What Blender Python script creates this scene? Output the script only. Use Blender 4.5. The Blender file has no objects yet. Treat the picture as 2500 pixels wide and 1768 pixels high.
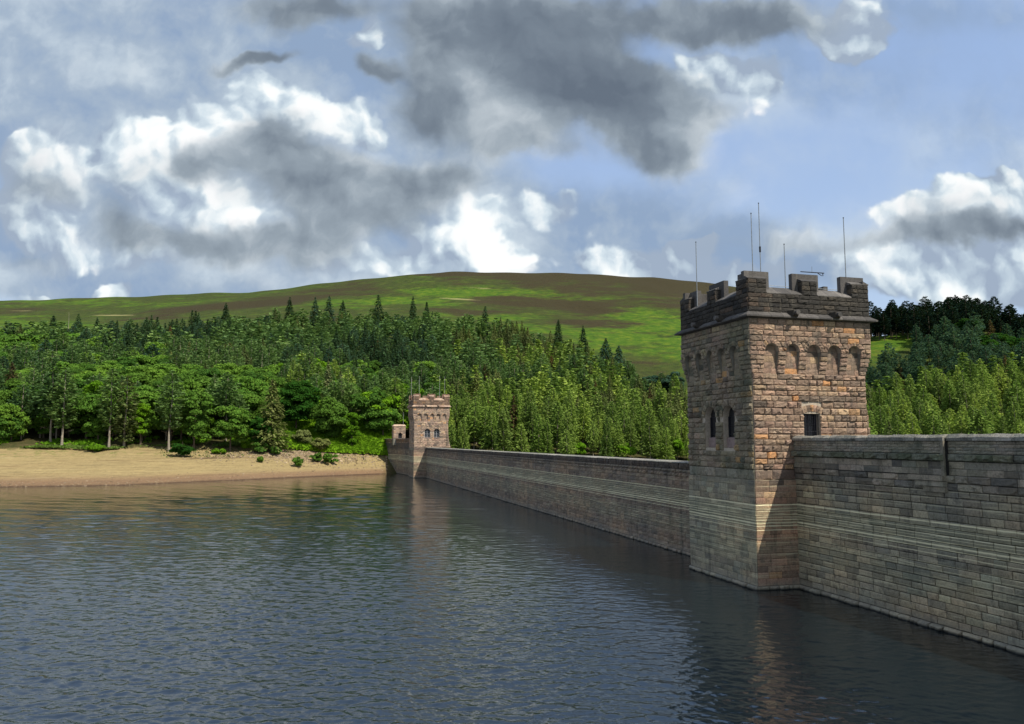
import bpy, math, random
import numpy as np
from mathutils import Matrix, Vector

SC = bpy.context.scene
COL = SC.collection
rng = np.random.default_rng(7)
random.seed(7)

# ------------------------------------------------------------------ camera
HEAD = math.radians(15.233)          # camera heading, clockwise from +Y (the dam runs along +Y)
PITCH = math.radians(5.740)
EYE = Vector((0, 0, 10))             # ten metres above the water
ca, sa = math.cos(HEAD), math.sin(HEAD)
cam_d = bpy.data.cameras.new('camera')
cam = bpy.data.objects.new('camera', cam_d)
COL.objects.link(cam)
cam.location = EYE
cam.rotation_euler = (math.pi / 2 + PITCH, 0, -HEAD)
cam_d.sensor_width = 36
cam_d.lens = 36 * 1900 / 2500
cam_d.clip_start = 0.2
cam_d.clip_end = 9000
SC.camera = cam

# ------------------------------------------------------------------ light
S = Vector((1.0, -1.7, 2.6)).normalized()      # towards the sun
sun_d = bpy.data.lights.new('sun', 'SUN')
sun_d.energy = 4.6
sun_d.angle = math.radians(0.5)
sun_d.color = (1.0, 0.93, 0.82)
sun = bpy.data.objects.new('sun', sun_d)
COL.objects.link(sun)
sun.rotation_euler = S.to_track_quat('Z', 'Y').to_euler()
SC.view_settings.view_transform = 'Standard'
SC.view_settings.look = 'None'
SC.view_settings.exposure = 0.3
SC.cycles.max_bounces = 5
SC.cycles.diffuse_bounces = 2
SC.cycles.glossy_bounces = 3
SC.cycles.transmission_bounces = 3
SC.view_settings.gamma = 1.0
SC.view_settings.use_curve_mapping = False


class NT:
    """small helper to write node graphs"""
    def __init__(self, tree):
        self.t = tree
        self.n = tree.nodes
        self.l = tree.links

    def new(self, typ, **kw):
        n = self.n.new(typ)
        for k, v in kw.items():
            setattr(n, k, v)
        return n

    def put(self, sock, v):
        if hasattr(v, 'is_output') or isinstance(v, bpy.types.NodeSocket):
            self.l.new(v, sock)
        else:
            sock.default_value = v

    def m(self, op, a, b=0.0, c=0.0, clamp=False):
        n = self.new('ShaderNodeMath', operation=op, use_clamp=clamp)
        self.put(n.inputs[0], a); self.put(n.inputs[1], b); self.put(n.inputs[2], c)
        return n.outputs[0]

    def vm(self, op, a, b=(0, 0, 0), s=None):
        n = self.new('ShaderNodeVectorMath', operation=op)
        self.put(n.inputs[0], a)
        if s is None: self.put(n.inputs[1], b)
        else: self.put(n.inputs['Scale'], s)
        return n.outputs['Value'] if op in ('LENGTH', 'DOT_PRODUCT', 'DISTANCE') else n.outputs[0]

    def noise(self, vec, scale, detail=4, rough=0.55, dist=0.0, color=False, dim='3D'):
        n = self.new('ShaderNodeTexNoise', noise_dimensions=dim)
        self.put(n.inputs['Vector'], vec); n.inputs['Scale'].default_value = scale
        n.inputs['Detail'].default_value = detail; n.inputs['Roughness'].default_value = rough
        n.inputs['Distortion'].default_value = dist
        return n.outputs['Color'] if color else n.outputs['Fac']

    def rng(self, v, a, b, c=0.0, d=1.0, smooth=True):
        n = self.new('ShaderNodeMapRange', interpolation_type='SMOOTHSTEP' if smooth else 'LINEAR')
        n.clamp = not smooth          # smoothstep already clamps; the extra clamp node overflows the shader stack
        self.put(n.inputs[0], v); self.put(n.inputs[1], a); self.put(n.inputs[2], b)
        self.put(n.inputs[3], c); self.put(n.inputs[4], d)
        return n.outputs[0]

    def mix(self, f, a, b, mode='MIX'):
        n = self.new('ShaderNodeMix', data_type='RGBA', blend_type=mode)
        self.put(n.inputs[0], f); self.put(n.inputs[6], a if not isinstance(a, tuple) else (*a[:3], 1))
        self.put(n.inputs[7], b if not isinstance(b, tuple) else (*b[:3], 1))
        return n.outputs[2]

    def ramp(self, f, stops, interp='LINEAR'):
        n = self.new('ShaderNodeValToRGB')
        cr = n.color_ramp; cr.interpolation = interp
        while len(cr.elements) < len(stops): cr.elements.new(0.5)
        for e, (p, c) in zip(cr.elements, stops):
            e.position = p; e.color = (*c, 1)
        self.put(n.inputs[0], f)
        return n.outputs[0]

    def xyz(self, v):
        n = self.new('ShaderNodeSeparateXYZ'); self.put(n.inputs[0], v); return n.outputs

    def comb(self, x, y, z):
        n = self.new('ShaderNodeCombineXYZ')
        for i, v in enumerate((x, y, z)): self.put(n.inputs[i], v)
        return n.outputs[0]


# ------------------------------------------------------------------ sky and clouds (world)
world = bpy.data.worlds.new('World')
SC.world = world
world.use_nodes = True
world.node_tree.nodes.clear()
W = NT(world.node_tree)


def build_sky():
    tc = W.new('ShaderNodeTexCoord').outputs['Generated']
    d = W.vm('NORMALIZE', tc)
    sky = W.new('ShaderNodeTexSky', sky_type='NISHITA', sun_disc=False)
    sky.sun_elevation = math.asin(S.z); sky.sun_rotation = math.atan2(S.x, S.y)
    sky.air_density = 1.2; sky.dust_density = 1.2; sky.ozone_density = 2.0
    bg1 = W.new('ShaderNodeBackground'); bg1.inputs[1].default_value = 0.10
    W.l.new(sky.outputs[0], bg1.inputs[0])
    # bearing frame: x to the right of the view heading, y along it, z up
    cx_ = W.vm('DOT_PRODUCT', d, (ca, -sa, 0)); cy_ = W.vm('DOT_PRODUCT', d, (sa, ca, 0))
    cz_ = W.xyz(d)[2]
    fy = W.m('MAXIMUM', cy_, 0.12)
    P = W.comb(W.m('DIVIDE', cx_, fy), W.m('DIVIDE', cz_, fy), 0.0)
    front = W.rng(cy_, 0.15, 0.5)
    w1 = W.vm('SUBTRACT', W.noise(P, 3.4, 3, 0.55, color=True, dim='2D'), (0.5, 0.5, 0.5))
    w2 = W.vm('SUBTRACT', W.noise(P, 11.0, 4, 0.6, color=True, dim='2D'), (0.5, 0.5, 0.5))
    Pw = W.vm('ADD', P, W.vm('ADD', W.vm('SCALE', w1, s=0.075), W.vm('SCALE', w2, s=0.045)))

    def billow(vec, sc):
        v = W.new('ShaderNodeTexVoronoi', feature='SMOOTH_F1', voronoi_dimensions='2D'); v.inputs['Scale'].default_value = sc
        v.inputs['Smoothness'].default_value = 0.35
        W.l.new(vec, v.inputs['Vector']); return v.outputs[0]
    LD = (0.016, 0.020, 0)                                   # light comes from up and to the right
    puff = billow(Pw, 13.0)
    puff2 = billow(W.vm('ADD', Pw, LD), 13.0)
    fb = W.noise(Pw, 5.5, 7, 0.56, dim='2D')
    fb2 = W.noise(W.vm('ADD', Pw, LD), 5.5, 7, 0.56, dim='2D')
    big = W.noise(P, 2.6, 4, 0.5, dim='2D')
    big2 = W.noise(W.vm('ADD', P, (0.05, 0.07, 0)), 2.6, 4, 0.5, dim='2D')
    emb = W.m('ADD', W.m('SUBTRACT', fb, fb2), W.m('MULTIPLY', W.m('SUBTRACT', big, big2), 0.8))
    puff3 = billow(Pw, 36.0)
    puff3b = billow(W.vm('ADD', Pw, (0.007, 0.009, 0)), 36.0)
    embp = W.m('ADD', W.m('SUBTRACT', puff2, puff), W.m('MULTIPLY', W.m('SUBTRACT', puff3b, puff3), 0.6))

    sp, cp = math.sin(PITCH), math.cos(PITCH)

    def field(blobs, vec, off=(0, 0)):
        # the running sum travels in z of the sampled vector, which keeps the node chain serial
        acc = W.vm('MULTIPLY', vec, (1, 1, 0))
        for (x, y, rx, ry, rot, wt) in blobs:
            q, h = (x - 1250) / 1900.0, (884 - y) / 1900.0      # view-plane tangents -> bearing frame
            f_ = cp - h * sp
            X, Z = q / f_, (sp + h * cp) / f_
            mp = W.new('ShaderNodeMapping', vector_type='TEXTURE')
            mp.inputs['Location'].default_value = (X - off[0], Z - off[1], 0)
            mp.inputs['Rotation'].default_value = (0, 0, math.radians(rot))
            mp.inputs['Scale'].default_value = (rx / 1900.0, ry / 1900.0, 1e6)
            W.l.new(acc, mp.inputs['Vector'])
            v = W.rng(W.vm('LENGTH', mp.outputs[0]), 0.0, 1.6, wt, 0.0)
            ma = W.new('ShaderNodeVectorMath', operation='MULTIPLY_ADD')
            W.l.new(v, ma.inputs[0]); ma.inputs[1].default_value = (0, 0, 1); W.l.new(acc, ma.inputs[2])
            acc = ma.outputs[0]
        return W.xyz(acc)[2]

    white = [(640, 225, 75, 50, -20, 1.3), (700, 260, 70, 40, 0, 1.1), (790, 290, 110, 50, 10, 1.2), (860, 330, 70, 40, 0, .9), (500, 330, 150, 75, 0, 1.25), (310, 360, 90, 75, 0, 1.2), (400, 420, 180, 90, 0, 1.0),
             (85, 400, 90, 75, 0, 1.2), (60, 500, 170, 90, 0, .9), (470, 540, 190, 70, 0, .8), (640, 520, 140, 60, 0, .6), (170, 600, 200, 50, 0, .5),
             (1160, 545, 75, 75, 0, 1.5), (1195, 630, 80, 55, 0, 1.2), (1070, 610, 120, 60, 0, 1.1), (930, 650, 180, 35, 0, .7), (265, 705, 60, 30, 0, 1.1), (150, 730, 130, 20, 0, .6), (300, 630, 180, 40, 0, .7),
             (1290, 490, 130, 45, 0, .38), (1400, 560, 180, 60, -15, .42), (1520, 630, 140, 45, 0, .75), (1600, 650, 130, 40, 0, .9), (1700, 600, 65, 35, 0, 1.2), (1780, 660, 160, 40, 0, .8), (1330, 640, 160, 40, 0, .6),
             (2400, 500, 130, 50, -10, 1.15), (2250, 540, 130, 40, 0, .9), (2490, 500, 80, 70, 0, 1.1), (2130, 620, 120, 30, 0, 1.1), (2260, 650, 140, 40, 0, 1.1), (2420, 660, 130, 50, 0, 1.2), (2520, 640, 100, 60, 0, 1.2),
             (2400, 720, 260, 40, 0, 1.0), (1710, 140, 90, 50, -20, 1.4), (1790, 190, 110, 60, 0, .9), (1890, 210, 60, 70, 0, .8), (1830, 260, 90, 50, 0, .45), (1480, 230, 220, 60, 30, .5), (900, 60, 60, 70, 0, .4), (2100, 60, 90, 80, 0, 1.1), (1140, 240, 60, 60, 0, .6), (870, 110, 60, 40, 0, .6)]
    veil = [(200, 60, 620, 190, 0, 1.3), (500, 200, 350, 150, -20, .9), (100, 280, 320, 120, 0, .9), (100, 620, 420, 120, 0, 1.3), (850, 60, 200, 120, 0, .8), (1380, 560, 300, 130, 0, .7), (1950, 640, 420, 80, 0, .9), (650, 680, 800, 90, 0, 1.2),
            (950, 250, 240, 180, 0, .6), (2300, 10, 300, 70, 0, .5), (1650, 590, 300, 80, 0, .7), (300, 450, 400, 200, 0, .8), (1000, 500, 350, 160, 0, .9), (2380, 620, 260, 110, 0, .8), (1500, 200, 500, 160, 0, .7), (1600, 480, 500, 60, 10, .3)]
    dark = [(1180, 40, 260, 120, -10, 1.3), (1330, 130, 260, 110, -20, 1.3), (1600, 30, 330, 80, 0, 1.2), (1880, 40, 200, 60, 0, .8), (1200, 170, 200, 100, 0, 1.1), (1110, 90, 160, 90, 0, .6), (1450, 190, 180, 60, 10, .5), (1330, 240, 140, 70, 0, .9),
            (1560, 240, 200, 80, 20, .9), (1700, 290, 150, 60, 10, .7), (1560, 340, 130, 80, 0, 1.1), (1640, 390, 90, 50, 0, .8), (1420, 230, 160, 90, 0, .8), (1080, 290, 130, 70, 10, 1.0), (1000, 240, 100, 80, 0, .5), (1260, 340, 110, 60, 0, 1.1), (1370, 370, 50, 40, 0, .5), (920, 175, 65, 30, 0, 1.3),
            (650, 350, 90, 70, 30, 1.1), (760, 410, 180, 80, -8, 1.0), (950, 460, 240, 70, 0, 1.0), (500, 410, 70, 50, 30, .9), (720, 500, 220, 55, -15, .8), (560, 610, 340, 50, -5, 1.0), (850, 560, 240, 60, 8, .9), (300, 560, 100, 60, -30, .8), (1080, 430, 130, 70, 0, .8),
            (630, 140, 90, 24, 10, 1.5), (730, 10, 160, 50, 0, 1.2), (2390, 588, 210, 30, 4, 1.2), (2210, 580, 120, 26, 5, .7), (1960, 600, 180, 25, 0, .5), (60, 640, 120, 30, 0, .5), (130, 480, 90, 40, 0, .4), (330, 440, 150, 80, 0, .4), (60, 460, 120, 100, 0, .4), (2300, 540, 160, 40, 0, .35), (1760, 240, 110, 70, 0, .35), (470, 400, 120, 60, 0, .2)]
    fW, fV, fD = field(white, Pw), field(veil, Pw), field(dark, Pw)
    # elsewhere in the sky: the same kind of broken cumulus, from noise only
    gen = W.rng(W.noise(d, 2.6, 6, 0.55), 0.42, 0.58)
    nz = W.m('MULTIPLY', W.m('SUBTRACT', fb, 0.5), 1.1)
    aW = W.rng(W.m('ADD', fW, W.m('MULTIPLY', W.rng(fW, 0.0, 0.3), W.m('ADD', W.m('ADD', W.m('MULTIPLY', W.m('SUBTRACT', 0.45, puff), 0.9), W.m('MULTIPLY', W.m('SUBTRACT', 0.42, puff3), 0.45)), nz))), 0.20, 0.62)
    aV = W.rng(W.m('ADD', fV, W.m('MULTIPLY', W.m('SUBTRACT', W.noise(P, 3.5, 5, 0.6, dim='2D'), 0.5), 1.6)), -0.25, 0.8, 0.0, 0.95)
    dn = W.m('ADD', fD, W.m('ADD', W.m('MULTIPLY', W.m('SUBTRACT', fb, 0.5), 0.95), W.m('MULTIPLY', W.m('SUBTRACT', 0.45, puff), 0.35)))
    aD = W.rng(dn, 0.0, 0.95)
    sh = W.m('ADD', W.m('MULTIPLY', emb, 2.0), W.m('MULTIPLY', embp, 0.9))
    shW = W.m('ADD', sh, W.m('ADD', 0.44, W.m('MULTIPLY', W.m('SUBTRACT', fW, 1.0), 0.34)))
    cW = W.ramp(shW, [(0.1, (0.34, 0.42, 0.54)), (0.36, (0.48, 0.58, 0.68)), (0.56, (0.66, 0.76, 0.83)), (0.78, (0.92, 0.96, 0.97)), (1.0, (1.0, 1.0, 1.0))])
    cV = W.ramp(W.m('ADD', W.noise(P, 4.2, 5, 0.6, dim='2D'), W.m('MULTIPLY', emb, 1.0)), [(0.3, (0.27, 0.37, 0.53)), (0.5, (0.38, 0.47, 0.58)), (0.7, (0.55, 0.64, 0.72))])
    iD = W.m('ADD', W.rng(dn, 0.1, 2.3, 0.66, 0.10, smooth=False), W.m('ADD', W.m('MULTIPLY', emb, 0.75), W.m('MULTIPLY', embp, 0.14)))
    iD = W.m('ADD', iD, W.m('ADD', W.m('MULTIPLY', W.m('SUBTRACT', fb, 0.5), 0.35), W.m('MULTIPLY', W.m('SUBTRACT', big, 0.5), 0.3)))
    cD = W.ramp(iD, [(0.0, (0.13, 0.165, 0.215)), (0.28, (0.19, 0.235, 0.29)), (0.5, (0.31, 0.37, 0.43)), (0.75, (0.56, 0.62, 0.67)), (0.95, (0.85, 0.88, 0.9))])
    cG = W.ramp(W.noise(d, 7, 5, 0.6), [(0.3, (0.25, 0.3, 0.38)), (0.65, (0.85, 0.88, 0.9))])
    blue = W.mix(W.rng(cz_, 0.0, 0.5), (0.54, 0.68, 0.90), (0.36, 0.51, 0.82))
    col = W.mix(W.m('MULTIPLY', aV, front), blue, cV)
    col = W.mix(W.m('MULTIPLY', aW, front), col, cW)
    col = W.mix(W.m('MULTIPLY', aD, front), col, cD)
    col = W.mix(W.m('MULTIPLY', gen, W.m('SUBTRACT', 1.0, front)), col, cG)
    bg2 = W.new('ShaderNodeBackground'); bg2.inputs[1].default_value = 0.84
    W.l.new(col, bg2.inputs[0])
    mixs = W.new('ShaderNodeMixShader')
    cover = W.m('MAXIMUM', W.m('MAXIMUM', aV, aW), aD)
    cover = W.mix(front, gen, cover)
    W.put(mixs.inputs[0], W.m('ADD', 0.75, W.m('MULTIPLY', cover, 0.25)))
    W.l.new(bg1.outputs[0], mixs.inputs[1]); W.l.new(bg2.outputs[0], mixs.inputs[2])
    out = W.new('ShaderNodeOutputWorld')
    W.l.new(mixs.outputs[0], out.inputs[0])
    world.cycles.sampling_method = 'MANUAL'
    world.cycles.sample_map_resolution = 512


build_sky()


# ------------------------------------------------------------------ object helpers
def link(name, data, parent=None):
    o = bpy.data.objects.new(name, data)
    COL.objects.link(o)
    if parent is not None: o.parent = parent
    return o


def tag(o, label=None, cat=None, group=None, kind=None):
    if label: o['label'] = label
    if cat: o['category'] = cat
    if group: o['group'] = group
    if kind: o['kind'] = kind
    return o


def mesh_np(name, V, F, mats, midx=None, smooth=False, attrs=None):
    """V (n,3); F list of equal length rows (m,k) or list of such arrays"""
    me = bpy.data.meshes.new(name)
    Fs = F if isinstance(F, list) else [F]
    Fs = [np.asarray(f, dtype=np.int32) for f in Fs if len(f)]
    nl = sum(f.size for f in Fs); nf = sum(len(f) for f in Fs)
    me.vertices.add(len(V)); me.vertices.foreach_set('co', np.asarray(V, dtype=np.float32).ravel())
    me.loops.add(nl); me.loops.foreach_set('vertex_index', np.concatenate([f.ravel() for f in Fs]))
    me.polygons.add(nf)
    tot = np.concatenate([np.full(len(f), f.shape[1], dtype=np.int32) for f in Fs])
    st = np.concatenate([[0], np.cumsum(tot)[:-1]]).astype(np.int32)
    me.polygons.foreach_set('loop_start', st); me.polygons.foreach_set('loop_total', tot)
    for m_ in mats: me.materials.append(m_)
    if midx is not None: me.polygons.foreach_set('material_index', np.asarray(midx, dtype=np.int32))
    me.polygons.foreach_set('use_smooth', np.full(nf, smooth))
    if attrs:
        for an, av in attrs.items():
            if np.ndim(av) == 1:
                a_ = me.attributes.new(an, 'FLOAT', 'POINT'); a_.data.foreach_set('value', np.asarray(av, dtype=np.float32))
            else:
                a_ = me.attributes.new(an, 'FLOAT_COLOR', 'POINT'); a_.data.foreach_set('color', np.asarray(av, dtype=np.float32).ravel())
    me.update(calc_edges=True)
    return me


class MB:
    """collects quads and triangles of simple solids"""
    def __init__(s): s.v = []; s.f = []
    def add(s, vs, fs):
        b = len(s.v); s.v += [tuple(v) for v in vs]; s.f += [tuple(b + i for i in f) for f in fs]
    def box(s, x0, x1, y0, y1, z0, z1):
        s.add([(x0, y0, z0), (x1, y0, z0), (x1, y1, z0), (x0, y1, z0), (x0, y0, z1), (x1, y0, z1), (x1, y1, z1), (x0, y1, z1)],
              [(0, 3, 2, 1), (4, 5, 6, 7), (0, 1, 5, 4), (1, 2, 6, 5), (2, 3, 7, 6), (3, 0, 4, 7)])
    def hexa(s, bot, top):
        s.add(list(bot) + list(top), [(0, 3, 2, 1), (4, 5, 6, 7), (0, 1, 5, 4), (1, 2, 6, 5), (2, 3, 7, 6), (3, 0, 4, 7)])
    def tube(s, a, b, r0, r1=None, n=8):
        a, b = Vector(a), Vector(b); r1 = r0 if r1 is None else r1
        d = (b - a).normalized(); u = d.orthogonal().normalized(); w = d.cross(u)
        vs = []
        for p, r in ((a, r0), (b, r1)):
            for i in range(n):
                t = 2 * math.pi * i / n; vs.append(p + u * math.cos(t) * r + w * math.sin(t) * r)
        s.add(vs, [(i, (i + 1) % n, n + (i + 1) % n, n + i) for i in range(n)] + [tuple(range(n - 1, -1, -1)), tuple(range(n, 2 * n))])
    def build(s, name, mat, parent=None):
        me = bpy.data.meshes.new(name); me.from_pydata(s.v, [], s.f)
        for m_ in (mat if isinstance(mat, (list, tuple)) else [mat]): me.materials.append(m_)
        me.update()
        return link(name, me, parent)


# ------------------------------------------------------------------ materials
def new_mat(name):
    m = bpy.data.materials.new(name); m.use_nodes = True; m.node_tree.nodes.clear()
    return m, NT(m.node_tree)


def finish(g, color, rough=0.9, bump=None, bdist=0.05, bstr=1.0, spec=0.3):
    b = g.new('ShaderNodeBsdfPrincipled')
    g.put(b.inputs['Base Color'], color if not isinstance(color, tuple) else (*color[:3], 1))
    g.put(b.inputs['Roughness'], rough); b.inputs['Specular IOR Level'].default_value = spec
    if bump is not None:
        bn = g.new('ShaderNodeBump'); bn.inputs['Distance'].default_value = bdist; bn.inputs['Strength'].default_value = bstr
        g.put(bn.inputs['Height'], bump); g.l.new(bn.outputs[0], b.inputs['Normal'])
    o = g.new('ShaderNodeOutputMaterial'); g.l.new(b.outputs[0], o.inputs[0])
    return b


def piece_random(g):
    """one random value per stone, whether the stone is its own object or an island of a joined mesh"""
    oi = g.new('ShaderNodeObjectInfo').outputs['Random']
    isl = g.new('ShaderNodeNewGeometry').outputs['Random Per Island']
    return g.m('FRACT', g.m('ADD', g.m('MULTIPLY', oi, 7.13), g.m('MULTIPLY', isl, 3.77)))


def stone_mat(name, stops, bands=False, algae=0.0, soot=0.0, gain=1.0, grain=1.0, even=0.0):
    m, g = new_mat(name)
    pos = g.new('ShaderNodeNewGeometry').outputs['Position']
    r = piece_random(g)
    stops = [(p, tuple(c * gain for c in col)) for p, col in stops]
    col = g.ramp(r, stops)
    r2 = g.m('FRACT', g.m('MULTIPLY', r, 17.31))
    n1 = g.noise(pos, 1.7, 6, 0.65); n2 = g.noise(pos, 9.0, 5, 0.7); n3 = g.noise(pos, 0.35, 4, 0.6)
    col = g.mix(1.0, col, g.ramp(n2, [(0.25, (0.55, 0.53, 0.5)), (0.5, (1, 1, 1)), (0.75, (1.35, 1.32, 1.28))]), 'MULTIPLY')
    col = g.mix(1.0, col, g.ramp(r2, [(0.0, tuple(1 - (1 - c) * (1 - even) for c in (0.72, 0.72, 0.73))), (1.0, tuple(1 + (c - 1) * (1 - even) for c in (1.22, 1.2, 1.16)))]), 'MULTIPLY')
    col = g.mix(g.rng(n1, 0.52, 0.72, 0, 0.75), col, (0.055, 0.05, 0.045))        # grime patches
    z = g.xyz(pos)[2]
    # run-down streaks: damp soot trailing below ledges, paler wash between
    dv = g.comb(g.m('MULTIPLY', g.xyz(pos)[0], 1.7), g.m('MULTIPLY', g.xyz(pos)[1], 1.7), g.m('MULTIPLY', z, 0.16))
    drip = g.noise(dv, 1.0, 6, 0.7)
    col = g.mix(g.rng(drip, 0.52, 0.70, 0, 0.62), col, (0.05, 0.046, 0.038))
    col = g.mix(g.rng(drip, 0.44, 0.30, 0, 0.22), col, (0.42, 0.38, 0.29))
    if soot:
        col = g.mix(g.m('MULTIPLY', g.rng(n3, 0.3, 0.55), soot), col, (0.028, 0.026, 0.024))
    if algae:
        a_ = g.m('MULTIPLY', g.rng(n3, 0.35, 0.65), algae)
        col = g.mix(a_, col, (0.085, 0.115, 0.06))
    if bands:
        big_ = g.noise(pos, .16, 4, .6)
        col = g.mix(1.0, col, g.ramp(big_, [(.3, (.70, .74, .82)), (.5, (1, 1, 1)), (.7, (1.3, 1.15, 1.0))]), 'MULTIPLY')
        # limescale lines left by former water levels, algae between them
        sv = g.comb(g.m('MULTIPLY', g.xyz(pos)[0], 0.03), g.m('MULTIPLY', g.xyz(pos)[1], 0.03), g.m('MULTIPLY', z, 1.0))
        fine = g.noise(sv, 7.0, 6, 0.75)
        brk = g.noise(g.comb(g.m('MULTIPLY', g.xyz(pos)[0], .5), g.m('MULTIPLY', g.xyz(pos)[1], 0.5), g.m('MULTIPLY', z, 2.5)), 0.5, 5, 0.7)
        zw = g.m('ADD', z, g.m('MULTIPLY', g.m('SUBTRACT', g.noise(pos, 0.8, 3), 0.5), 0.06))
        zone = g.m('MULTIPLY', g.rng(z, 3.9, 4.5), g.rng(z, 5.2, 5.9, 1.0, 0.0))
        zone2 = g.m('MULTIPLY', g.rng(z, 1.2, 2.6), g.rng(z, 2.9, 3.6, 1.0, 0.0))
        col = g.mix(g.m('MULTIPLY', g.m('ADD', zone, g.m('MULTIPLY', zone2, 0.6)), 0.42), col, (0.22, 0.235, 0.15))
        streak = g.m('MULTIPLY', g.rng(fine, 0.52, 0.68), g.m('ADD', g.m('ADD', g.m('MULTIPLY', zone, 0.9), g.m('MULTIPLY', zone2, .55)), 0.38))
        def line(zc, h, w):
            return g.m('MULTIPLY', g.rng(g.m('ABSOLUTE', g.m('SUBTRACT', zw, zc)), h * 0.4, h, 1.0, 0.0), w)
        ln = None
        for zc, h, w in ((5.62, .06, 1.0), (4.62, .04, .9), (4.42, .06, 1.0), (4.22, .045, .9), (3.95, .035, .7), (5.38, .025, .5), (5.2, .03, .6), (4.95, .03, .7), (4.8, .02, .6), (7.3, .03, .5), (6.9, .02, .35), (6.5, .02, .3), (3.4, .025, .45), (3.1, .025, .55), (2.7, .02, .35), (2.35, .02, .4), (1.8, .02, .3)):
            l_ = line(zc, h, w); ln = l_ if ln is None else g.m('MAXIMUM', ln, l_)
        ln = g.m('MULTIPLY', ln, g.rng(brk, 0.22, 0.5))
        streak = g.m('MULTIPLY', streak, g.rng(brk, 0.35, 0.6))
        lime = g.m('MINIMUM', g.m('ADD', ln, streak), 0.92)
        col = g.mix(lime, col, (0.74, 0.68, 0.44))
        col = g.mix(g.m('MULTIPLY', g.rng(z, 0.75, 0.25), 0.4), col, (0.30, 0.28, 0.23))
        col = g.mix(g.rng(z, 0.16, 0.02), col, (0.03, 0.03, 0.025))
        col = g.mix(g.m('MULTIPLY', g.rng(z, 6.7, 7.7), 0.6), col, (0.05, 0.05, 0.055))
    h = g.m('ADD', g.m('MULTIPLY', n2, 0.6), g.m('MULTIPLY', g.noise(pos, 28, 3, 0.6), 0.35))
    finish(g, col, 0.92, h, 0.09 * grain, 0.9)
    return m


WARM = [(0.0, (0.13, 0.105, 0.085)), (0.14, (0.26, 0.185, 0.135)), (0.3, (0.32, 0.215, 0.165)), (0.45, (0.19, 0.15, 0.12)), (0.6, (0.34, 0.25, 0.18)), (0.78, (0.27, 0.195, 0.155)), (0.93, (0.35, 0.26, 0.17)), (0.975, (0.42, 0.22, 0.10)), (1.0, (0.11, 0.09, 0.08))]
GREY = [(0.0, (0.19, 0.165, 0.13)), (0.25, (0.24, 0.205, 0.155)), (0.5, (0.215, 0.195, 0.155)), (0.7, (0.265, 0.22, 0.17)), (0.9, (0.165, 0.155, 0.135)), (1.0, (0.25, 0.235, 0.18))]
SOOT = [(0.0, (0.035, 0.033, 0.03)), (0.35, (0.06, 0.053, 0.042)), (0.65, (0.045, 0.04, 0.034)), (0.85, (0.09, 0.075, 0.055)), (1.0, (0.12, 0.08, 0.055))]
M = {}
WARM = [(p, (c[0] * 1.16, c[1] * 1.12, c[2] * 1.05)) for p, c in WARM]
M['warm'] = stone_mat('warm gritstone', WARM)
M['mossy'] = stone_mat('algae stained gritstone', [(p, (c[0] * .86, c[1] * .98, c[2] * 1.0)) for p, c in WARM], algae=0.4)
M['black'] = stone_mat('soot black gritstone', SOOT, soot=0.35)
M['slab'] = stone_mat('weathered coping slab', [(0.0, (0.10, 0.095, 0.09)), (1.0, (0.16, 0.15, 0.14))], soot=0.4, grain=0.4)
M['wall'] = stone_mat('water stained dam stone', [(p, (c[0] * .98, c[1] * 1.03, c[2] * .95)) for p, c in GREY], bands=True, gain=1.3, even=-.2)
M['wallwarm'] = stone_mat('warm stained dam stone', [(p, (c[0] * .95, c[1] * .95, c[2] * .95)) for p, c in WARM], bands=True)
M['wallhigh'] = stone_mat('dam stone above water line', GREY, algae=0.4, gain=1.4, even=.2)
M['coping'] = stone_mat('pale lichen coping', [(0.0, (0.24, 0.23, 0.20)), (0.5, (0.33, 0.31, 0.27)), (1.0, (0.20, 0.20, 0.18))], algae=0.25)
M['moss'] = stone_mat('moss grown ledge stone', [(0.0, (0.10, 0.11, 0.07)), (0.5, (0.20, 0.20, 0.16)), (0.8, (0.14, 0.14, 0.09)), (1.0, (0.30, 0.29, 0.24))], algae=0.3)
M['pink'] = stone_mat('pink gritstone', [(p, (min(.55, c[0] * 1.05 + .04), c[1] * 1.08 + .035, c[2] * 1.12 + .03)) for p, c in WARM])
M['pinktop'] = stone_mat('brown battlement stone', [(p, (c[0] * .62, c[1] * .60, c[2] * .60)) for p, c in WARM])
M['brown'] = stone_mat('dark brown dam stone', [(p, (c[0] * .80, c[1] * .72, c[2] * .68)) for p, c in GREY], bands=True, gain=1.3)


def flat_mat(name, col, rough=0.9, scale=6.0, var=0.25, spec=0.3, metal=0.0):
    m, g = new_mat(name)
    pos = g.new('ShaderNodeNewGeometry').outputs['Position']
    n = g.noise(pos, scale, 5, 0.6)
    c = g.ramp(n, [(0.3, tuple(x * (1 - var) for x in col)), (0.7, tuple(min(1, x * (1 + var)) for x in col))])
    b = finish(g, c, rough, n, 0.01, 0.5, spec)
    b.inputs['Metallic'].default_value = metal
    return m


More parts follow.
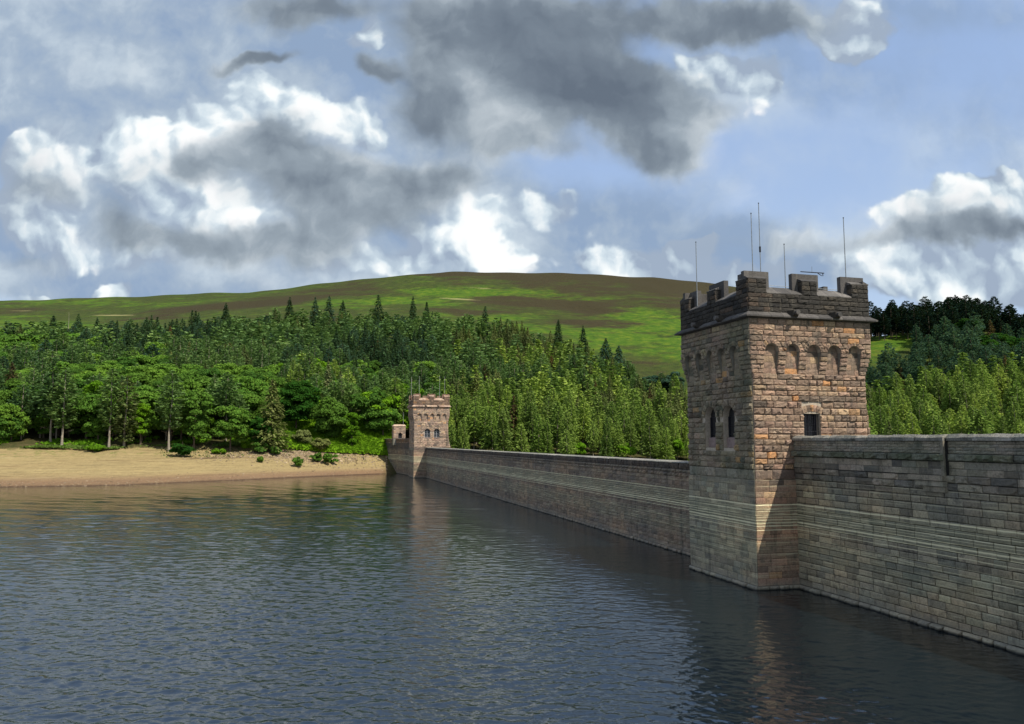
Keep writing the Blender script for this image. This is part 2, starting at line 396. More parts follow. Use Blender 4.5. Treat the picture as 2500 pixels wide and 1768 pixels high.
M['mortar'] = flat_mat('pale lime mortar', (0.40, 0.34, 0.26))
M['mortard'] = flat_mat('dirty mortar', (0.02, 0.019, 0.017))
M['mortarg'] = flat_mat('green grey mortar', (0.20, 0.19, 0.155))
M['reveal'] = flat_mat('smooth pinkish stone reveal', (0.25, 0.185, 0.165), scale=2.5)
M['glass'] = flat_mat('dark leaded glass', (0.012, 0.014, 0.018), rough=0.25, spec=0.5)
M['iron'] = flat_mat('dark iron', (0.02, 0.02, 0.025), rough=0.5)
M['steel'] = flat_mat('galvanised steel', (0.22, 0.24, 0.25), rough=0.5, metal=0.3)
M['palemast'] = flat_mat('pale aerial rod', (0.45, 0.45, 0.43), rough=0.6)
M['frame'] = flat_mat('white window frame', (0.55, 0.57, 0.6), rough=0.6)


# ------------------------------------------------------------------ stones
def stone_variant(nx, nz, wedge=0.0, rough=1.0):
    xs = np.concatenate([[-.5, -.40], np.linspace(-.40, .40, nx)[1:-1], [.40, .5]]) if nx > 2 else np.array([-.5, 0.0, .5])
    zs = np.concatenate([[-.5, -.34], np.linspace(-.34, .36, nz)[1:-1], [.36, .5]]) if nz > 2 else np.array([-.5, .05, .5])
    V = []
    for j, z in enumerate(zs):
        for i, x in enumerate(xs):
            e = i in (0, len(xs) - 1) or j in (0, len(zs) - 1)
            y = -0.38 - 0.12 * rng.random() if e else -0.5 - 0.5 * rough * rng.random() - (0.15 if z > 0 else 0)
            jx = 0 if e else rng.uniform(-.05, .05)
            jz = 0 if e else rng.uniform(-.07, .07)
            if j == 0 and rng.random() < .35: y += .25        # chipped lower arris
            V.append(((x + jx) * (1 + wedge * z), y, z + jz))
    n = len(xs)
    F = [(j * n + i, j * n + i + 1, (j + 1) * n + i + 1, (j + 1) * n + i) for j in range(len(zs) - 1) for i in range(n - 1)]
    b = len(V)
    V += [(-.5 * (1 - wedge * .5), 1, -.5), (.5 * (1 - wedge * .5), 1, -.5), (.5 * (1 + wedge * .5), 1, .5), (-.5 * (1 + wedge * .5), 1, .5)]
    c = [0, n - 1, len(zs) * n - 1, (len(zs) - 1) * n]
    F += [(b, b + 1, c[1], c[0]), (b + 1, b + 2, c[2], c[1]), (b + 2, b + 3, c[3], c[2]), (b + 3, b, c[0], c[3])]
    # close the tiny gaps along the edges by running side quads strip by strip
    return np.array(V, dtype=np.float64), np.array(F, dtype=np.int32)


VAR_HI = [stone_variant(4, 3) for _ in range(16)]
VAR_LO = [stone_variant(2, 2, rough=.8) for _ in range(10)]
VAR_WEDGE = [stone_variant(2, 2, wedge=0.35) for _ in range(6)]
VAR_SMOOTH = [stone_variant(4, 3, rough=0.25) for _ in range(6)]
SETS = {'hi': VAR_HI, 'lo': VAR_LO, 'wedge': VAR_WEDGE, 'smooth': VAR_SMOOTH}
_mesh_cache = {}


def variant_mesh(setn, i, mat):
    k = (setn, i, mat)
    if k not in _mesh_cache:
        V, F = SETS[setn][i]
        _mesh_cache[k] = mesh_np('stone', V, F, [M[mat]])
    return _mesh_cache[k]


class Masonry:
    """collects the stones of one thing; the 300 that show largest of each kind become objects, the rest one joined part"""
    def __init__(s, root): s.root = root; s.recs = {}
    def put(s, mat4, mat, setn='hi', name='stone'):
        i = random.randrange(len(SETS[setn]))
        s.recs.setdefault(name, []).append((mat4, setn, i, mat))

    def course(s, O, N, s0, s1, z0, z1, mat, blocked=(), wmin=.55, wmax=1.15, proud=.10, gap=.02, setn='hi', name='stone', lean=0.0, tall=0.0):
        """stones between s0..s1 along the wall, O a point of the face at s=0,z=0, N outward normal (2D)"""
        A = Vector((-N[1], N[0], 0)); Nv = Vector((N[0], N[1], 0))
        free = [(s0, s1)]
        for a, b in blocked:
            nf = []
            for p, q in free:
                if b <= p or a >= q: nf.append((p, q)); continue
                if a > p: nf.append((p, a))
                if b < q: nf.append((b, q))
            free = nf
        for p, q in free:
            if q - p < .08: continue
            x = p
            while x < q - 1e-4:
                w = random.uniform(wmin, wmax)
                if q - (x + w) < wmin * .6: w = q - x
                if w > wmax * 1.35: w *= .5
                h = z1 - z0; zc = (z0 + z1) / 2
                pr = proud * random.uniform(.55, 1.25)
                off = lean * (10 - zc)
                c = Vector(O) + A * (x + w / 2) + Nv * off + Vector((0, 0, zc))
                cols = (A * max(.04, w - gap), -Nv * pr, Vector((0, 0, max(.04, h - gap))))
                m4 = Matrix(((cols[0].x, cols[1].x, cols[2].x, c.x), (cols[0].y, cols[1].y, cols[2].y, c.y), (cols[0].z, cols[1].z, cols[2].z, c.z), (0, 0, 0, 1)))
                mm = mat(c) if callable(mat) else mat
                s.put(m4, mm, setn, name)
                x += w

    def wall(s, O, N, s0, s1, zs, mat, blk=None, **kw):
        for z0, z1 in zip(zs[:-1], zs[1:]):
            s.course(O, N, s0, s1, z0, z1, mat, blocked=blk(z0, z1) if blk else (), **kw)

    def arch(s, O, N, sc, zc, r0, r1, mat, n=9, proud=.14, name='arch_stone', a0=0.0, a1=math.pi):
        A = Vector((-N[1], N[0], 0)); Nv = Vector((N[0], N[1], 0)); Z = Vector((0, 0, 1))
        for k in range(n):
            t = a0 + (k + .5) * (a1 - a0) / n
            rad = A * math.cos(t) + Z * math.sin(t); tan = A * math.sin(t) - Z * math.cos(t)
            c = Vector(O) + A * sc + Z * zc + rad * (r0 + r1) / 2
            w = (r0 + r1) / 2 * (a1 - a0) / n - .02
            cols = (tan * w, -Nv * proud * random.uniform(.8, 1.25), rad * (r1 - r0))
            m4 = Matrix(((cols[0].x, cols[1].x, cols[2].x, c.x), (cols[0].y, cols[1].y, cols[2].y, c.y), (cols[0].z, cols[1].z, cols[2].z, c.z), (0, 0, 0, 1)))
            s.put(m4, mat, 'wedge', name)

    def finish(s, limit=300):
        f = Vector((sa * math.cos(PITCH), ca * math.cos(PITCH), math.sin(PITCH))); r = Vector((ca, -sa, 0)); u = r.cross(f)
        for name, recs in s.recs.items():
            def score(rec):
                m4 = rec[0]; d = m4.translation - EYE; z = d @ f
                if z < 1: return 0
                x, y = (d @ r) / z, (d @ u) / z
                if abs(x) > .67 or abs(y) > .48: return 0
                n = -Vector((m4[0][1], m4[1][1], m4[2][1])).normalized()
                face = max(0.02, -(n @ d.normalized()))
                area = Vector((m4[0][0], m4[1][0], m4[2][0])).length * Vector((m4[0][2], m4[1][2], m4[2][2])).length
                return area * face / (z * z)
            recs.sort(key=score, reverse=True)
            for m4, setn, i, mat in recs[:limit]:
                o = link(name, variant_mesh(setn, i, mat), s.root)
                o.matrix_basis = m4
            rest = recs[limit:]
            if rest:
                mats = sorted({q[3] for q in rest}); Vs, Fs, Mi = [], [], []; b = 0
                for m4, setn, i, mat in rest:
                    V, F = SETS[setn][i]; A4 = np.array(m4)
                    Vs.append(V @ A4[:3, :3].T + A4[:3, 3]); Fs.append(F + b); Mi.append(np.full(len(F), mats.index(mat))); b += len(V)
                o = link(name + '_facing', mesh_np(name + '_facing', np.concatenate(Vs), np.concatenate(Fs), [M[k] for k in mats], np.concatenate(Mi)), s.root)
                o['kind'] = 'stuff'


def courses(z0, z1, h, jit=.18):
    n = max(1, round((z1 - z0) / h)); w = [1 + random.uniform(-jit, jit) for _ in range(n)]
    t = sum(w); out = [z0]
    for x in w: out.append(out[-1] + x / t * (z1 - z0))
    out[-1] = z1
    return out


def arch_panel(mb, O, N, s0, s1, z0, z1, ops, depth, back_mb=None):
    """front sheet with openings (sc, half, zbottom, zspring or flat top, arched) plus reveals; back_mb takes the panel at the back of each opening"""
    A = Vector((-N[1], N[0], 0)); Nv = Vector((N[0], N[1], 0)); Z = Vector((0, 0, 1)); O = Vector(O)
    P = lambda s_, z_, d_=0.0: O + A * s_ + Z * z_ - Nv * d_
    def quad(a, b, c, d): mb.add([a, b, c, d], [(0, 1, 2, 3)])
    x = s0
    for (sc, hw, zb, zs, arched) in sorted(ops):
        if sc - hw > x: quad(P(x, z0), P(sc - hw, z0), P(sc - hw, z1), P(x, z1))
        if zb > z0: quad(P(sc - hw, z0), P(sc + hw, z0), P(sc + hw, zb), P(sc - hw, zb))
        pts = [(sc - hw, zs), (sc + hw, zs)] if not arched else [(sc - hw * math.cos(math.pi * k / 12), zs + hw * math.sin(math.pi * k / 12)) for k in range(13)]
        for (a, za), (b, zb_) in zip(pts[:-1], pts[1:]):
            quad(P(a, za), P(b, zb_), P(b, z1), P(a, z1))
            quad(P(a, za, depth), P(b, zb_, depth), P(b, zb_), P(a, za))
        zb0 = max(zb, z0)
        quad(P(sc - hw, zb0), P(sc - hw, zb0, depth), P(sc - hw, zs, depth), P(sc - hw, zs))
        quad(P(sc + hw, zb0, depth), P(sc + hw, zb0), P(sc + hw, zs), P(sc + hw, zs, depth))
        if zb > z0: quad(P(sc - hw, zb), P(sc + hw, zb), P(sc + hw, zb, depth), P(sc - hw, zb, depth))
        x = sc + hw
    if x < s1: quad(P(x, z0), P(s1, z0), P(s1, z1), P(x, z1))


def blocked_fn(ops, ring):
    def blk(z0, z1):
        out = []
        zm = (z0 + z1) / 2
        for (sc, hw, zb, zs, arched) in ops:
            if z1 <= zb + .02: continue
            if not arched:
                if z0 < zs + ring - .02 and z1 > zb: out.append((sc - hw - (.0 if zm < zs else ring * .3), sc + hw + (.0 if zm < zs else ring * .3)))
                continue
            if zm < zs - .25: out.append((sc - hw, sc + hw))
            else:
                R = hw + ring; dz = max(0.0, zm - zs)
                if dz < R: w = math.sqrt(R * R - dz * dz); out.append((sc - w, sc + w))
        return out
    return blk


# ------------------------------------------------------------------ towers
def box_name(mb, name, mat, root): return mb.build(name, M[mat], root)


def tower(ox, oy, label, near, zs_=1.0):
    """gate tower; ox,oy the reservoir-side corner nearest the camera. Heights above the water."""
    root = link('dam_tower', None); tag(root, label, 'tower')
    root.location = (0, 0, 0)
    K = lambda z: z if z < 8 else 8 + (z - 8) * zs_
    L = 9.15
    ms = Masonry(root)
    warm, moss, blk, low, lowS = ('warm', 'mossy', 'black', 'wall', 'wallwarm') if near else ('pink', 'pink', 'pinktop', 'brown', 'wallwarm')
    hi = 'hi' if near else 'lo'
    mort = 'mortar'
    ch = .40 if near else .44
    x0, x1, y0, y1 = ox, ox + L, oy, oy + L
    faces = {'S': ((x0, y0, 0), (0, -1)), 'W': ((x0, y1, 0), (-1, 0)), 'E': ((x1, y0, 0), (1, 0)), 'N': ((x1, y1, 0), (0, 1))}
    # ---- base, z -1 .. 7.3, set slightly proud
    e = .07
    mb = MB(); mb.box(x0 - e, x1 + e, y0 - e, y1 + e, -1.2, 7.3); mb.box(x0, x1, y0, y1, 7.3, 8.02)
    mb.build('base_core', M['mortard'], root)
    zb = [0.0] + [z for z in courses(0.28, 7.3, .42, .12)]
    plinth = [-.45, 0.28]
    for fn in 'SWNE':
        (O, N) = faces[fn]; Oe = (O[0] + N[0] * e, O[1] + N[1] * e, 0)
        mt = lowS if (fn == 'S') else low
        ms.wall(Oe, N, -e, L + e, courses(.28, 7.3, .42, .12), mt, wmin=.6, wmax=1.3, proud=.07, gap=.015, setn='smooth' if near else 'lo')
        ms.course(Oe, N, -.14, L + .14, -.4, .28, low, wmin=.6, wmax=1.1, proud=.22, gap=.03, setn=hi)
        ms.course(O, N, 0, L, 7.3, 8.0, lowS if fn == 'S' else 'wallhigh', wmin=.9, wmax=1.8, proud=.13, gap=.02, setn=hi)
    # ---- shaft z 8 .. 16.1
    zt = K(16.15)
    r_ = .55
    ops = {k: [] for k in 'SWNE'}
    if near:
        ops['S'] = [(4.62, .66, K(9.3), K(11.85), False)]
        ops['W'] = [(3.4, .80, K(9.45), K(11.72), True), (6.0, .80, K(9.45), K(11.72), True)]
    else:
        ops['S'] = [(3.55, .78, K(10.55), K(12.1), True), (6.1, .78, K(10.55), K(12.1), True)]
        ops['W'] = [(4.0, .6, K(9.45), K(11.75), True), (6.6, .6, K(9.45), K(11.75), True)]
    D = .5
    core = MB()
    for fn in 'SWNE':
        O, N = faces[fn]
        arch_panel(core, O, N, 0, L, 8.0, K(19.0), ops[fn], D)
    core.build('shaft_core', M[mort], root)
    # glazing, sills, bars
    for fn in 'SW':
        O, N = faces[fn]; A = Vector((-N[1], N[0], 0)); Nv = Vector((N[0], N[1], 0)); O = Vector(O)
        for (sc, hw, zb_, zs, arched) in ops[fn]:
            g = MB(); n = 12
            top = [(sc - hw * math.cos(math.pi * k / n), zs + hw * math.sin(math.pi * k / n)) for k in range(n + 1)] if arched else [(sc - hw, zs), (sc + hw, zs)]
            pts = [(sc - hw, zb_)] + top + [(sc + hw, zb_)]
            front = [O + A * p - Nv * (D - .02) + Vector((0, 0, z)) for p, z in pts]; back = [v - Nv * .04 for v in front]
            m_ = len(pts); g.add(front + back, [tuple(range(m_ - 1, -1, -1)), tuple(range(m_, 2 * m_))] + [(i, (i + 1) % m_, m_ + (i + 1) % m_, m_ + i) for i in range(m_)])
            w = g.build('window', M['glass'], root)
            fr = MB()
            for sgn in (-1, 1):
                c0 = O + A * (sc + sgn * (hw - .07)) - Nv * (D - .06)
                fr.tube(c0 + Vector((0, 0, zb_)), c0 + Vector((0, 0, zs)), .055, n=4)
            fr.tube(O + A * sc - Nv * (D - .06) + Vector((0, 0, zb_)), O + A * sc - Nv * (D - .06) + Vector((0, 0, zs + (hw if arched else 0))), .035, n=4)
            for zz in np.linspace(zb_ + .3, zs, 4):
                fr.tube(O + A * (sc - hw) - Nv * (D - .06) + Vector((0, 0, zz)), O + A * (sc + hw) - Nv * (D - .06) + Vector((0, 0, zz)), .02, n=4)
            fr.build('window_frame', M['frame' if not near else 'iron'], w)
            if near and fn == 'S':
                for k in range(9):
                    b = MB(); s_ = sc - hw + (k + .5) * 2 * hw / 9
                    c0 = O + A * s_ + Nv * -.12
                    b.tube(c0 + Vector((0, 0, zb_)), c0 + Vector((0, 0, zs)), .018, n=6)
                    b.build('window_bar', M['iron'], w)
                for zz in (zb_ + .55, zb_ + 1.3):
                    b = MB(); b.tube(O + A * (sc - hw) - Nv * .14 + Vector((0, 0, zz)), O + A * (sc + hw) - Nv * .14 + Vector((0, 0, zz)), .016, n=6)
                    b.build('cross_bar', M['iron'], w)
            if not (near and fn == 'S'):
                # sill, with a sunk panel below it on the reservoir side
                sl = MB(); zz = zb_ + (.72 if fn == 'W' else -.02)
                p = [O + A * (sc - hw + .02) + Nv * (.0 if fn == 'W' else .12), O + A * (sc + hw - .02) + Nv * (.0 if fn == 'W' else .12), O + A * (sc + hw - .02) - Nv * (D - .05), O + A * (sc - hw + .02) - Nv * (D - .05)]
                if fn == 'W': p[0] -= Nv * .25; p[1] -= Nv * .25
                sl.hexa([v + Vector((0, 0, zz - (.14 if fn == 'S' else .7))) for v in p], [p[0] + Vector((0, 0, zz - .03)), p[1] + Vector((0, 0, zz - .03)), p[2] + Vector((0, 0, zz + .06)), p[3] + Vector((0, 0, zz + .06))])
                sl.build('sill', M['reveal'], root)
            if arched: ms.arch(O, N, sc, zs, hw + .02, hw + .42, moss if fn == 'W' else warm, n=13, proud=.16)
            else:
                ms.arch(O, N, sc, zs - 1.34, 1.5, 1.95, warm, n=7, proud=.13, a0=math.radians(60), a1=math.radians(120))
    # arcade (five blind arches on each face), upper stage stands .38 proud
    U = .33
    zsp, r, ztop = K(16.15), .53, K(18.35)
    zc_bot = K(14.6)
    for fn in 'SWNE':
        O, N = faces[fn]; A = Vector((-N[1], N[0], 0)); Nv = Vector((N[0], N[1], 0))
        Ou = (O[0] + N[0] * U, O[1] + N[1] * U, 0)
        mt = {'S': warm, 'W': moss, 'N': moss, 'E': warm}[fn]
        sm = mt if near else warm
        rr = blocked_fn(ops[fn], .42 if fn == 'W' or not near else .5)
        st = hi if fn in 'SW' else 'lo'
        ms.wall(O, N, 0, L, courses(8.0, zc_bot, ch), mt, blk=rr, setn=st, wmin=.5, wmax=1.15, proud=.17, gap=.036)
        cs = [(4.75 if fn == 'S' else 4.1 if fn == 'W' else L / 2) + (k - 2) * 1.68 for k in range(5)]
        # recess backs
        recs = courses(zc_bot, K(16.6), ch)
        for c in cs:
            ms.wall(O, N, c - r - .03, c + r + .03, recs, mt, setn='lo', wmin=.45, wmax=.9, proud=.05)
        # piers: corbelled out in steps; one MB for the cores
        edges = [-U] + sum([[c - r, c + r] for c in cs], []) + [L + U]
        steps = courses(zc_bot, zsp, .31, .05)
        nst = len(steps) - 1
        for a_, b_ in zip(edges[0::2], edges[1::2]):
            pc = MB()
            for k in range(nst):
                pr = U * (k + 1) / nst
                aa, bb = a_, b_
                if a_ < 0: aa = -pr
                if b_ > L: bb = L + pr
                p = [Vector(O) + A * aa + Nv * (pr - .05), Vector(O) + A * bb + Nv * (pr - .05), Vector(O) + A * bb - Nv * .1, Vector(O) + A * aa - Nv * .1]
                pc.hexa([v + Vector((0, 0, steps[k])) for v in p], [v + Vector((0, 0, steps[k + 1])) for v in p])
                Oc = (O[0] + N[0] * (pr - .03), O[1] + N[1] * (pr - .03), 0)
                ms.course(Oc, N, aa, bb, steps[k], steps[k + 1], mt, wmin=.4, wmax=.8, proud=.10, setn=hi if fn in 'SW' else 'lo')
            pc.build('corbel', M['mortarg'], root)
        # upper stage
        up = MB()
        opsu = [(c, r, zsp, zsp, True) for c in cs]
        arch_panel(up, Ou, N, -U, L + U, zsp, K(19.0), opsu, U)
        up.build('upper_core', M[mort if fn == 'S' else 'mortarg'], root)
        ms.wall(Ou, N, -U, L + U, courses(zsp, K(18.40), ch), mt, blk=blocked_fn(opsu, .3), setn=st, wmin=.5, wmax=1.15, proud=.13, gap=.036)
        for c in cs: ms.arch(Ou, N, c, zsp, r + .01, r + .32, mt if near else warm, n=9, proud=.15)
        # cornice: separate sloping blocks butted end to end
        zl0, zl1, zl2 = K(18.40), K(18.56), K(18.86)
        pr = .42
        s_ = -U - pr
        end = L + U + pr
        mid = MB(); nblk = 11; w = (end - s_) / nblk
        for k in range(nblk):
            a_, b_ = s_ + k * w + .012, s_ + (k + 1) * w - .012
            q = Vector(Ou)
            # mitre the ends
            ia = U + .0 if k else 0
            cb = MB()
            b0 = max(a_, -U + .0) if k == 0 else a_
            b1 = min(b_, L + U) if k == nblk - 1 else b_
            Zv = lambda z: Vector((0, 0, z))
            prof_a = [q + A * (b0) - Nv * .1 + Zv(zl0), q + A * (b0) + Nv * .05 + Zv(zl0), q + A * a_ + Nv * pr + Zv(zl0 + .06), q + A * a_ + Nv * pr + Zv(zl1), q + A * b0 + Nv * .02 + Zv(zl2), q + A * b0 - Nv * .1 + Zv(zl2)]
            prof_b = [q + A * (b1) - Nv * .1 + Zv(zl0), q + A * (b1) + Nv * .05 + Zv(zl0), q + A * b_ + Nv * pr + Zv(zl0 + .06), q + A * b_ + Nv * pr + Zv(zl1), q + A * b1 + Nv * .02 + Zv(zl2), q + A * b1 - Nv * .1 + Zv(zl2)]
            cb.add(prof_a + prof_b, [(i, (i + 1) % 6, 6 + (i + 1) % 6, 6 + i) for i in range(6)] + [(5, 4, 3, 2, 1, 0), (6, 7, 8, 9, 10, 11)])
            cb.build('cornice_block', M['slab' if near else 'pink'], root)
        # two water spouts per face
        for c in (L * .33, L * .70):
            sp = MB(); q = Vector(Ou) + A * c
            b = [q - A * .36 - Nv * .05, q + A * .36 - Nv * .05, q + A * .2 + Nv * .62, q - A * .2 + Nv * .62]
            sp.hexa([b[0] + Zv(zl0 - .05), b[1] + Zv(zl0 - .05), b[2] + Zv(zl0 + .22), b[3] + Zv(zl0 + .22)], [v + Zv(zl2 + .12) for v in b])
            so = sp.build('spout', M['black' if near else 'pink'], root)
            pp = MB(); pp.tube(q + Nv * .5 + Zv(zl0 + .42), q + Nv * .86 + Zv(zl0 + .40), .17, n=10)
            pp.build('spout_pipe', M['slab' if near else 'pink'], so)
    # ---- parapet
    zp0, zp1 = K(18.84), K(20.15)
    T = .8
    X0, X1, Y0, Y1 = x0 - U, x1 + U, y0 - U, y1 + U
    pb = MB()
    pb.box(X0 + .04, X1 - .04, Y0 + .04, Y0 + T, zp0 - .2, zp1); pb.box(X0 + .04, X1 - .04, Y1 - T, Y1 - .04, zp0 - .2, zp1)
    pb.box(X0 + .04, X0 + T, Y0 + T, Y1 - T, zp0 - .2, zp1); pb.box(X1 - T, X1 - .04, Y0 + T, Y1 - T, zp0 - .2, zp1)
    pb.build('parapet_core', M['mortard' if near else 'mortarg'], root)
    rf = MB(); rf.box(X0 + T, X1 - T, Y0 + T, Y1 - T, zp0 - .1, zp0 + .25); rf.build('roof', M['slab'], root)
    LU = L + 2 * U
    zm_f, zm_s, zm_b = K(21.15), K(21.42), K(21.78)
    fb_ = {'S': ((X0, Y0, 0), (0, -1)), 'W': ((X0, Y1, 0), (-1, 0)), 'E': ((X1, Y0, 0), (1, 0)), 'N': ((X1, Y1, 0), (0, 1))}
    for fn in 'SWNE':
        O, N = fb_[fn]; A = Vector((-N[1], N[0], 0)); Nv = Vector((N[0], N[1], 0)); q = Vector(O)
        Zv = lambda z: Vector((0, 0, z))
        ms.wall(O, N, 0, LU, courses(zp0, zp1, .33 if near else .4), blk, setn=hi if fn in 'SW' else 'lo', wmin=.5, wmax=1.2, proud=.11)
        mer = [(0, 1.45, 0, 1.95), (LU / 2 - .62, LU / 2 + .62, LU / 2 - 1.08, LU / 2 + 1.08), (LU - 1.45, LU, LU - 1.95, LU)]
        for (a_, b_, c_, d_) in mer:
            m1 = MB()
            aa = a_ + (.05 if a_ else .05); bb = b_ - .05
            F = [q + A * aa - Nv * .05, q + A * bb - Nv * .05, q + A * bb - Nv * .42, q + A * aa - Nv * .42]
            m1.hexa([v + Zv(zp1 + .001) for v in F], [v + Zv(zm_f) for v in F[:2]] + [v + Zv(zm_f) for v in F[2:]])
            me_ = m1.build('merlon', M['mortard' if near else 'mortarg'], root)
            ms.wall(O, N, a_, b_, courses(zp1, zm_f, .33), blk, setn=hi if fn in 'SW' else 'lo', wmin=.45, wmax=.8, proud=.10)
            # returns of the front block
            for (ss, sg) in ((a_, -1), (b_, 1)):
                if 0 < ss < LU:
                    Ns = (A.x * sg, A.y * sg); base = q + A * (ss - .02 * sg)
                    O2 = base if sg > 0 and False else base
                    A2 = Vector((-Ns[1], Ns[0], 0)); off = 0 if A2.dot(-Nv) > 0 else -.42
                    ms.wall(tuple(O2), Ns, off, off + .42, courses(zp1, zm_f, .33), blk, setn='lo', wmin=.3, wmax=.5, proud=.04)
            # sloping cap slab of the front block
            cap = MB()
            F = [q + A * (a_ - .04) + Nv * .06, q + A * (b_ + .04) + Nv * .06, q + A * (b_ + .04) - Nv * .42, q + A * (a_ - .04) - Nv * .42]
            cap.hexa([v + Zv(zm_f + .002) for v in F], [F[0] + Zv(zm_f + .06), F[1] + Zv(zm_f + .06), F[2] + Zv(zm_s), F[3] + Zv(zm_s)])
            cap.build('cap_slab', M['slab' if near else 'pink'], root)
            # taller plain slab behind
            sb = MB(); c2, d2 = max(c_, .0 if fn in 'SN' else T), min(d_, LU if fn in 'SN' else LU - T)
            F = [q + A * c2 - Nv * .425, q + A * d2 - Nv * .425, q + A * d2 - Nv * T, q + A * c2 - Nv * T]
            if fn in 'SN' or (c2 > T + .01 and d2 < LU - T - .01):
                pass
            sb.hexa([v + Zv(zp1 + .001) for v in F], [v + Zv(zm_b) for v in F])
            sb.build('merlon_slab', M['slab' if near else 'pinktop'], root)
        for (a_, b_) in ((1.45, LU / 2 - .62), (LU / 2 + .62, LU - 1.45)):
            wd = (b_ - a_) / 3
            for k in range(3):
                s1 = MB(); p0, p1 = a_ + k * wd + .008, a_ + (k + 1) * wd - .008
                F = [q + A * p0 + Nv * .07, q + A * p1 + Nv * .07, q + A * p1 - Nv * (T - .02), q + A * p0 - Nv * (T - .02)]
                s1.hexa([v + Zv(zp1 + .003) for v in F], [F[0] + Zv(zp1 + .07), F[1] + Zv(zp1 + .07), F[2] + Zv(K(20.78)), F[3] + Zv(K(20.78))])
                s1.build('crenel_slab', M['slab' if near else 'pink'], root)
    # ---- flared buttress on the valley side
    fl = MB(); zf = [(8.0, .75), (9.0, .48), (10.0, .30), (11.2, .15), (12.5, .05), (13.4, 0.0)]
    for (za, fa), (zc, fc) in zip(zf[:-1], zf[1:]):
        fl.hexa([(x1 - .1, y0 + .05, za), (x1 + fa, y0 + .05, za), (x1 + fa, y1 - .05, za), (x1 - .1, y1 - .05, za)], [(x1 - .1, y0 + .05, zc), (x1 + fc, y0 + .05, zc), (x1 + fc, y1 - .05, zc), (x1 - .1, y1 - .05, zc)])
    fl.build('buttress_core', M[mort], root)
    for z0, z1 in zip(*(lambda c: (c[:-1], c[1:]))(courses(8, 13.3, ch))):
        f_ = np.interp((z0 + z1) / 2, [p[0] for p in zf], [p[1] for p in zf])
        if f_ > .07: ms.course((x1, y0, 0), (0, -1), 0, f_, z0, z1, warm, wmin=.3, wmax=.9, proud=.11, setn='hi' if near else 'lo')
    ms.finish()
    return root


tower(29.95, 47.15, 'large near stone gate tower with black battlements and a barred window above the parapet', True)
tower(29.75, 209.0, 'small distant pink stone gate tower with two arched windows, far end of dam', False, 1.05)


# ------------------------------------------------------------------ dam walls
def dam_near():
    root = link('dam_wall', None)
    tag(root, 'near dam wall with moss grown ledge and pale coping, running right from the large tower', 'dam wall')
    ya, yb, ym = 12.0, 47.12, 33.95
    c = MB(); c.box(33.1, 39.0, ya, yb, -1.2, 8.12); c.box(33.3, 39.0, ya, yb, 8.12, 9.0); c.box(33.2, 33.7, ya, ym, 8.1, 10.12); c.box(32.98, 33.7, ym, yb, 8.1, 10.12); c.box(38.5, 39.0, ya, yb, 9.0, 10.1)
    c.build('wall_core', M['mortard'], root)
    ms = Masonry(root)
    N = (-1, 0)
    O = (33.1, yb, 0)
    L = yb - ya
    ms.course(O, N, 0, L, -.45, .28, 'wall', wmin=.6, wmax=1.2, proud=.30, gap=.04)
    zs = courses(.28, 7.35, .385, .1)
    ms.wall(O, N, 0, L, zs, 'wall', wmin=.7, wmax=1.5, proud=.12, gap=.035, setn='smooth')
    ms.wall(O, N, 0, L, [7.35, 7.75, 8.15], lambda p: 'wall' if random.random() < .7 else 'wallhigh', wmin=.8, wmax=1.6, proud=.17, gap=.025)
    # upper wall in two bays
    for (a, b, x) in ((0, yb - ym, 32.98), (yb - ym, L, 33.2)):
        Oo = (x, yb, 0)
        ms.wall(Oo, N, a, b, [8.15, 8.5, 8.88], lambda p: random.choice(['wallhigh', 'wallhigh', 'wall']), wmin=.7, wmax=1.4, proud=.06, gap=.015, setn='smooth')
        ms.wall(Oo, N, a, b, [9.3, 9.46, 9.62, 9.79, 9.95], 'wallhigh', wmin=.35, wmax=.8, proud=.06, gap=.015, setn='lo')
        ms.course(Oo, N, a, b, 8.9, 9.28, 'moss', wmin=.8, wmax=1.5, proud=.30, gap=.02, name='ledge_stone')
        # coping stones, thick and rough, butted end to end
        s = a
        while s < b - .05:
            w = min(random.uniform(.7, 1.3), b - s)
            if b - s - w < .4: w = b - s
            cb = MB(); y1_, y0_ = yb - s - .008, yb - s - w + .008; j = lambda: random.uniform(-.035, .035)
            cb.add([(x - .13 + j(), y0_, 9.97), (x + .62, y0_, 9.97), (x + .62, y1_, 9.97), (x - .13 + j(), y1_, 9.97),
                    (x - .15 + j(), y0_, 10.15 + j()), (x + .6, y0_, 10.2), (x + .6, y1_, 10.2), (x - .15 + j(), y1_, 10.15 + j()),
                    (x + .02 + j(), y0_ + .03, 10.31 + j()), (x + .5, y0_ + .03, 10.31 + j()), (x + .5, y1_ - .03, 10.31 + j()), (x + .02 + j(), y1_ - .03, 10.31 + j())],
                   [(0, 3, 2, 1), (0, 1, 5, 4), (1, 2, 6, 5), (2, 3, 7, 6), (3, 0, 4, 7), (4, 5, 9, 8), (5, 6, 10, 9), (6, 7, 11, 10), (7, 4, 8, 11), (8, 9, 10, 11)])
            cb.build('coping_stone', M['coping'], root)
            s += w
    # stepped corbel under the end of the projecting bay
    for k, (w, p) in enumerate(((2.4, .30), (2.0, .22), (1.5, .14))):
        z1 = 8.13 - k * .3
        cb = MB(); cb.box(33.1 - p - .12, 33.3, ym, ym + w, z1 - .27, z1); cb.build('corbel', M['wallhigh'], root)
    pier = MB(); pier.box(32.86, 33.0, ym, ym + .22, 8.13, 9.95); pier.build('pier', M['wallhigh'], root)
    ms.finish()


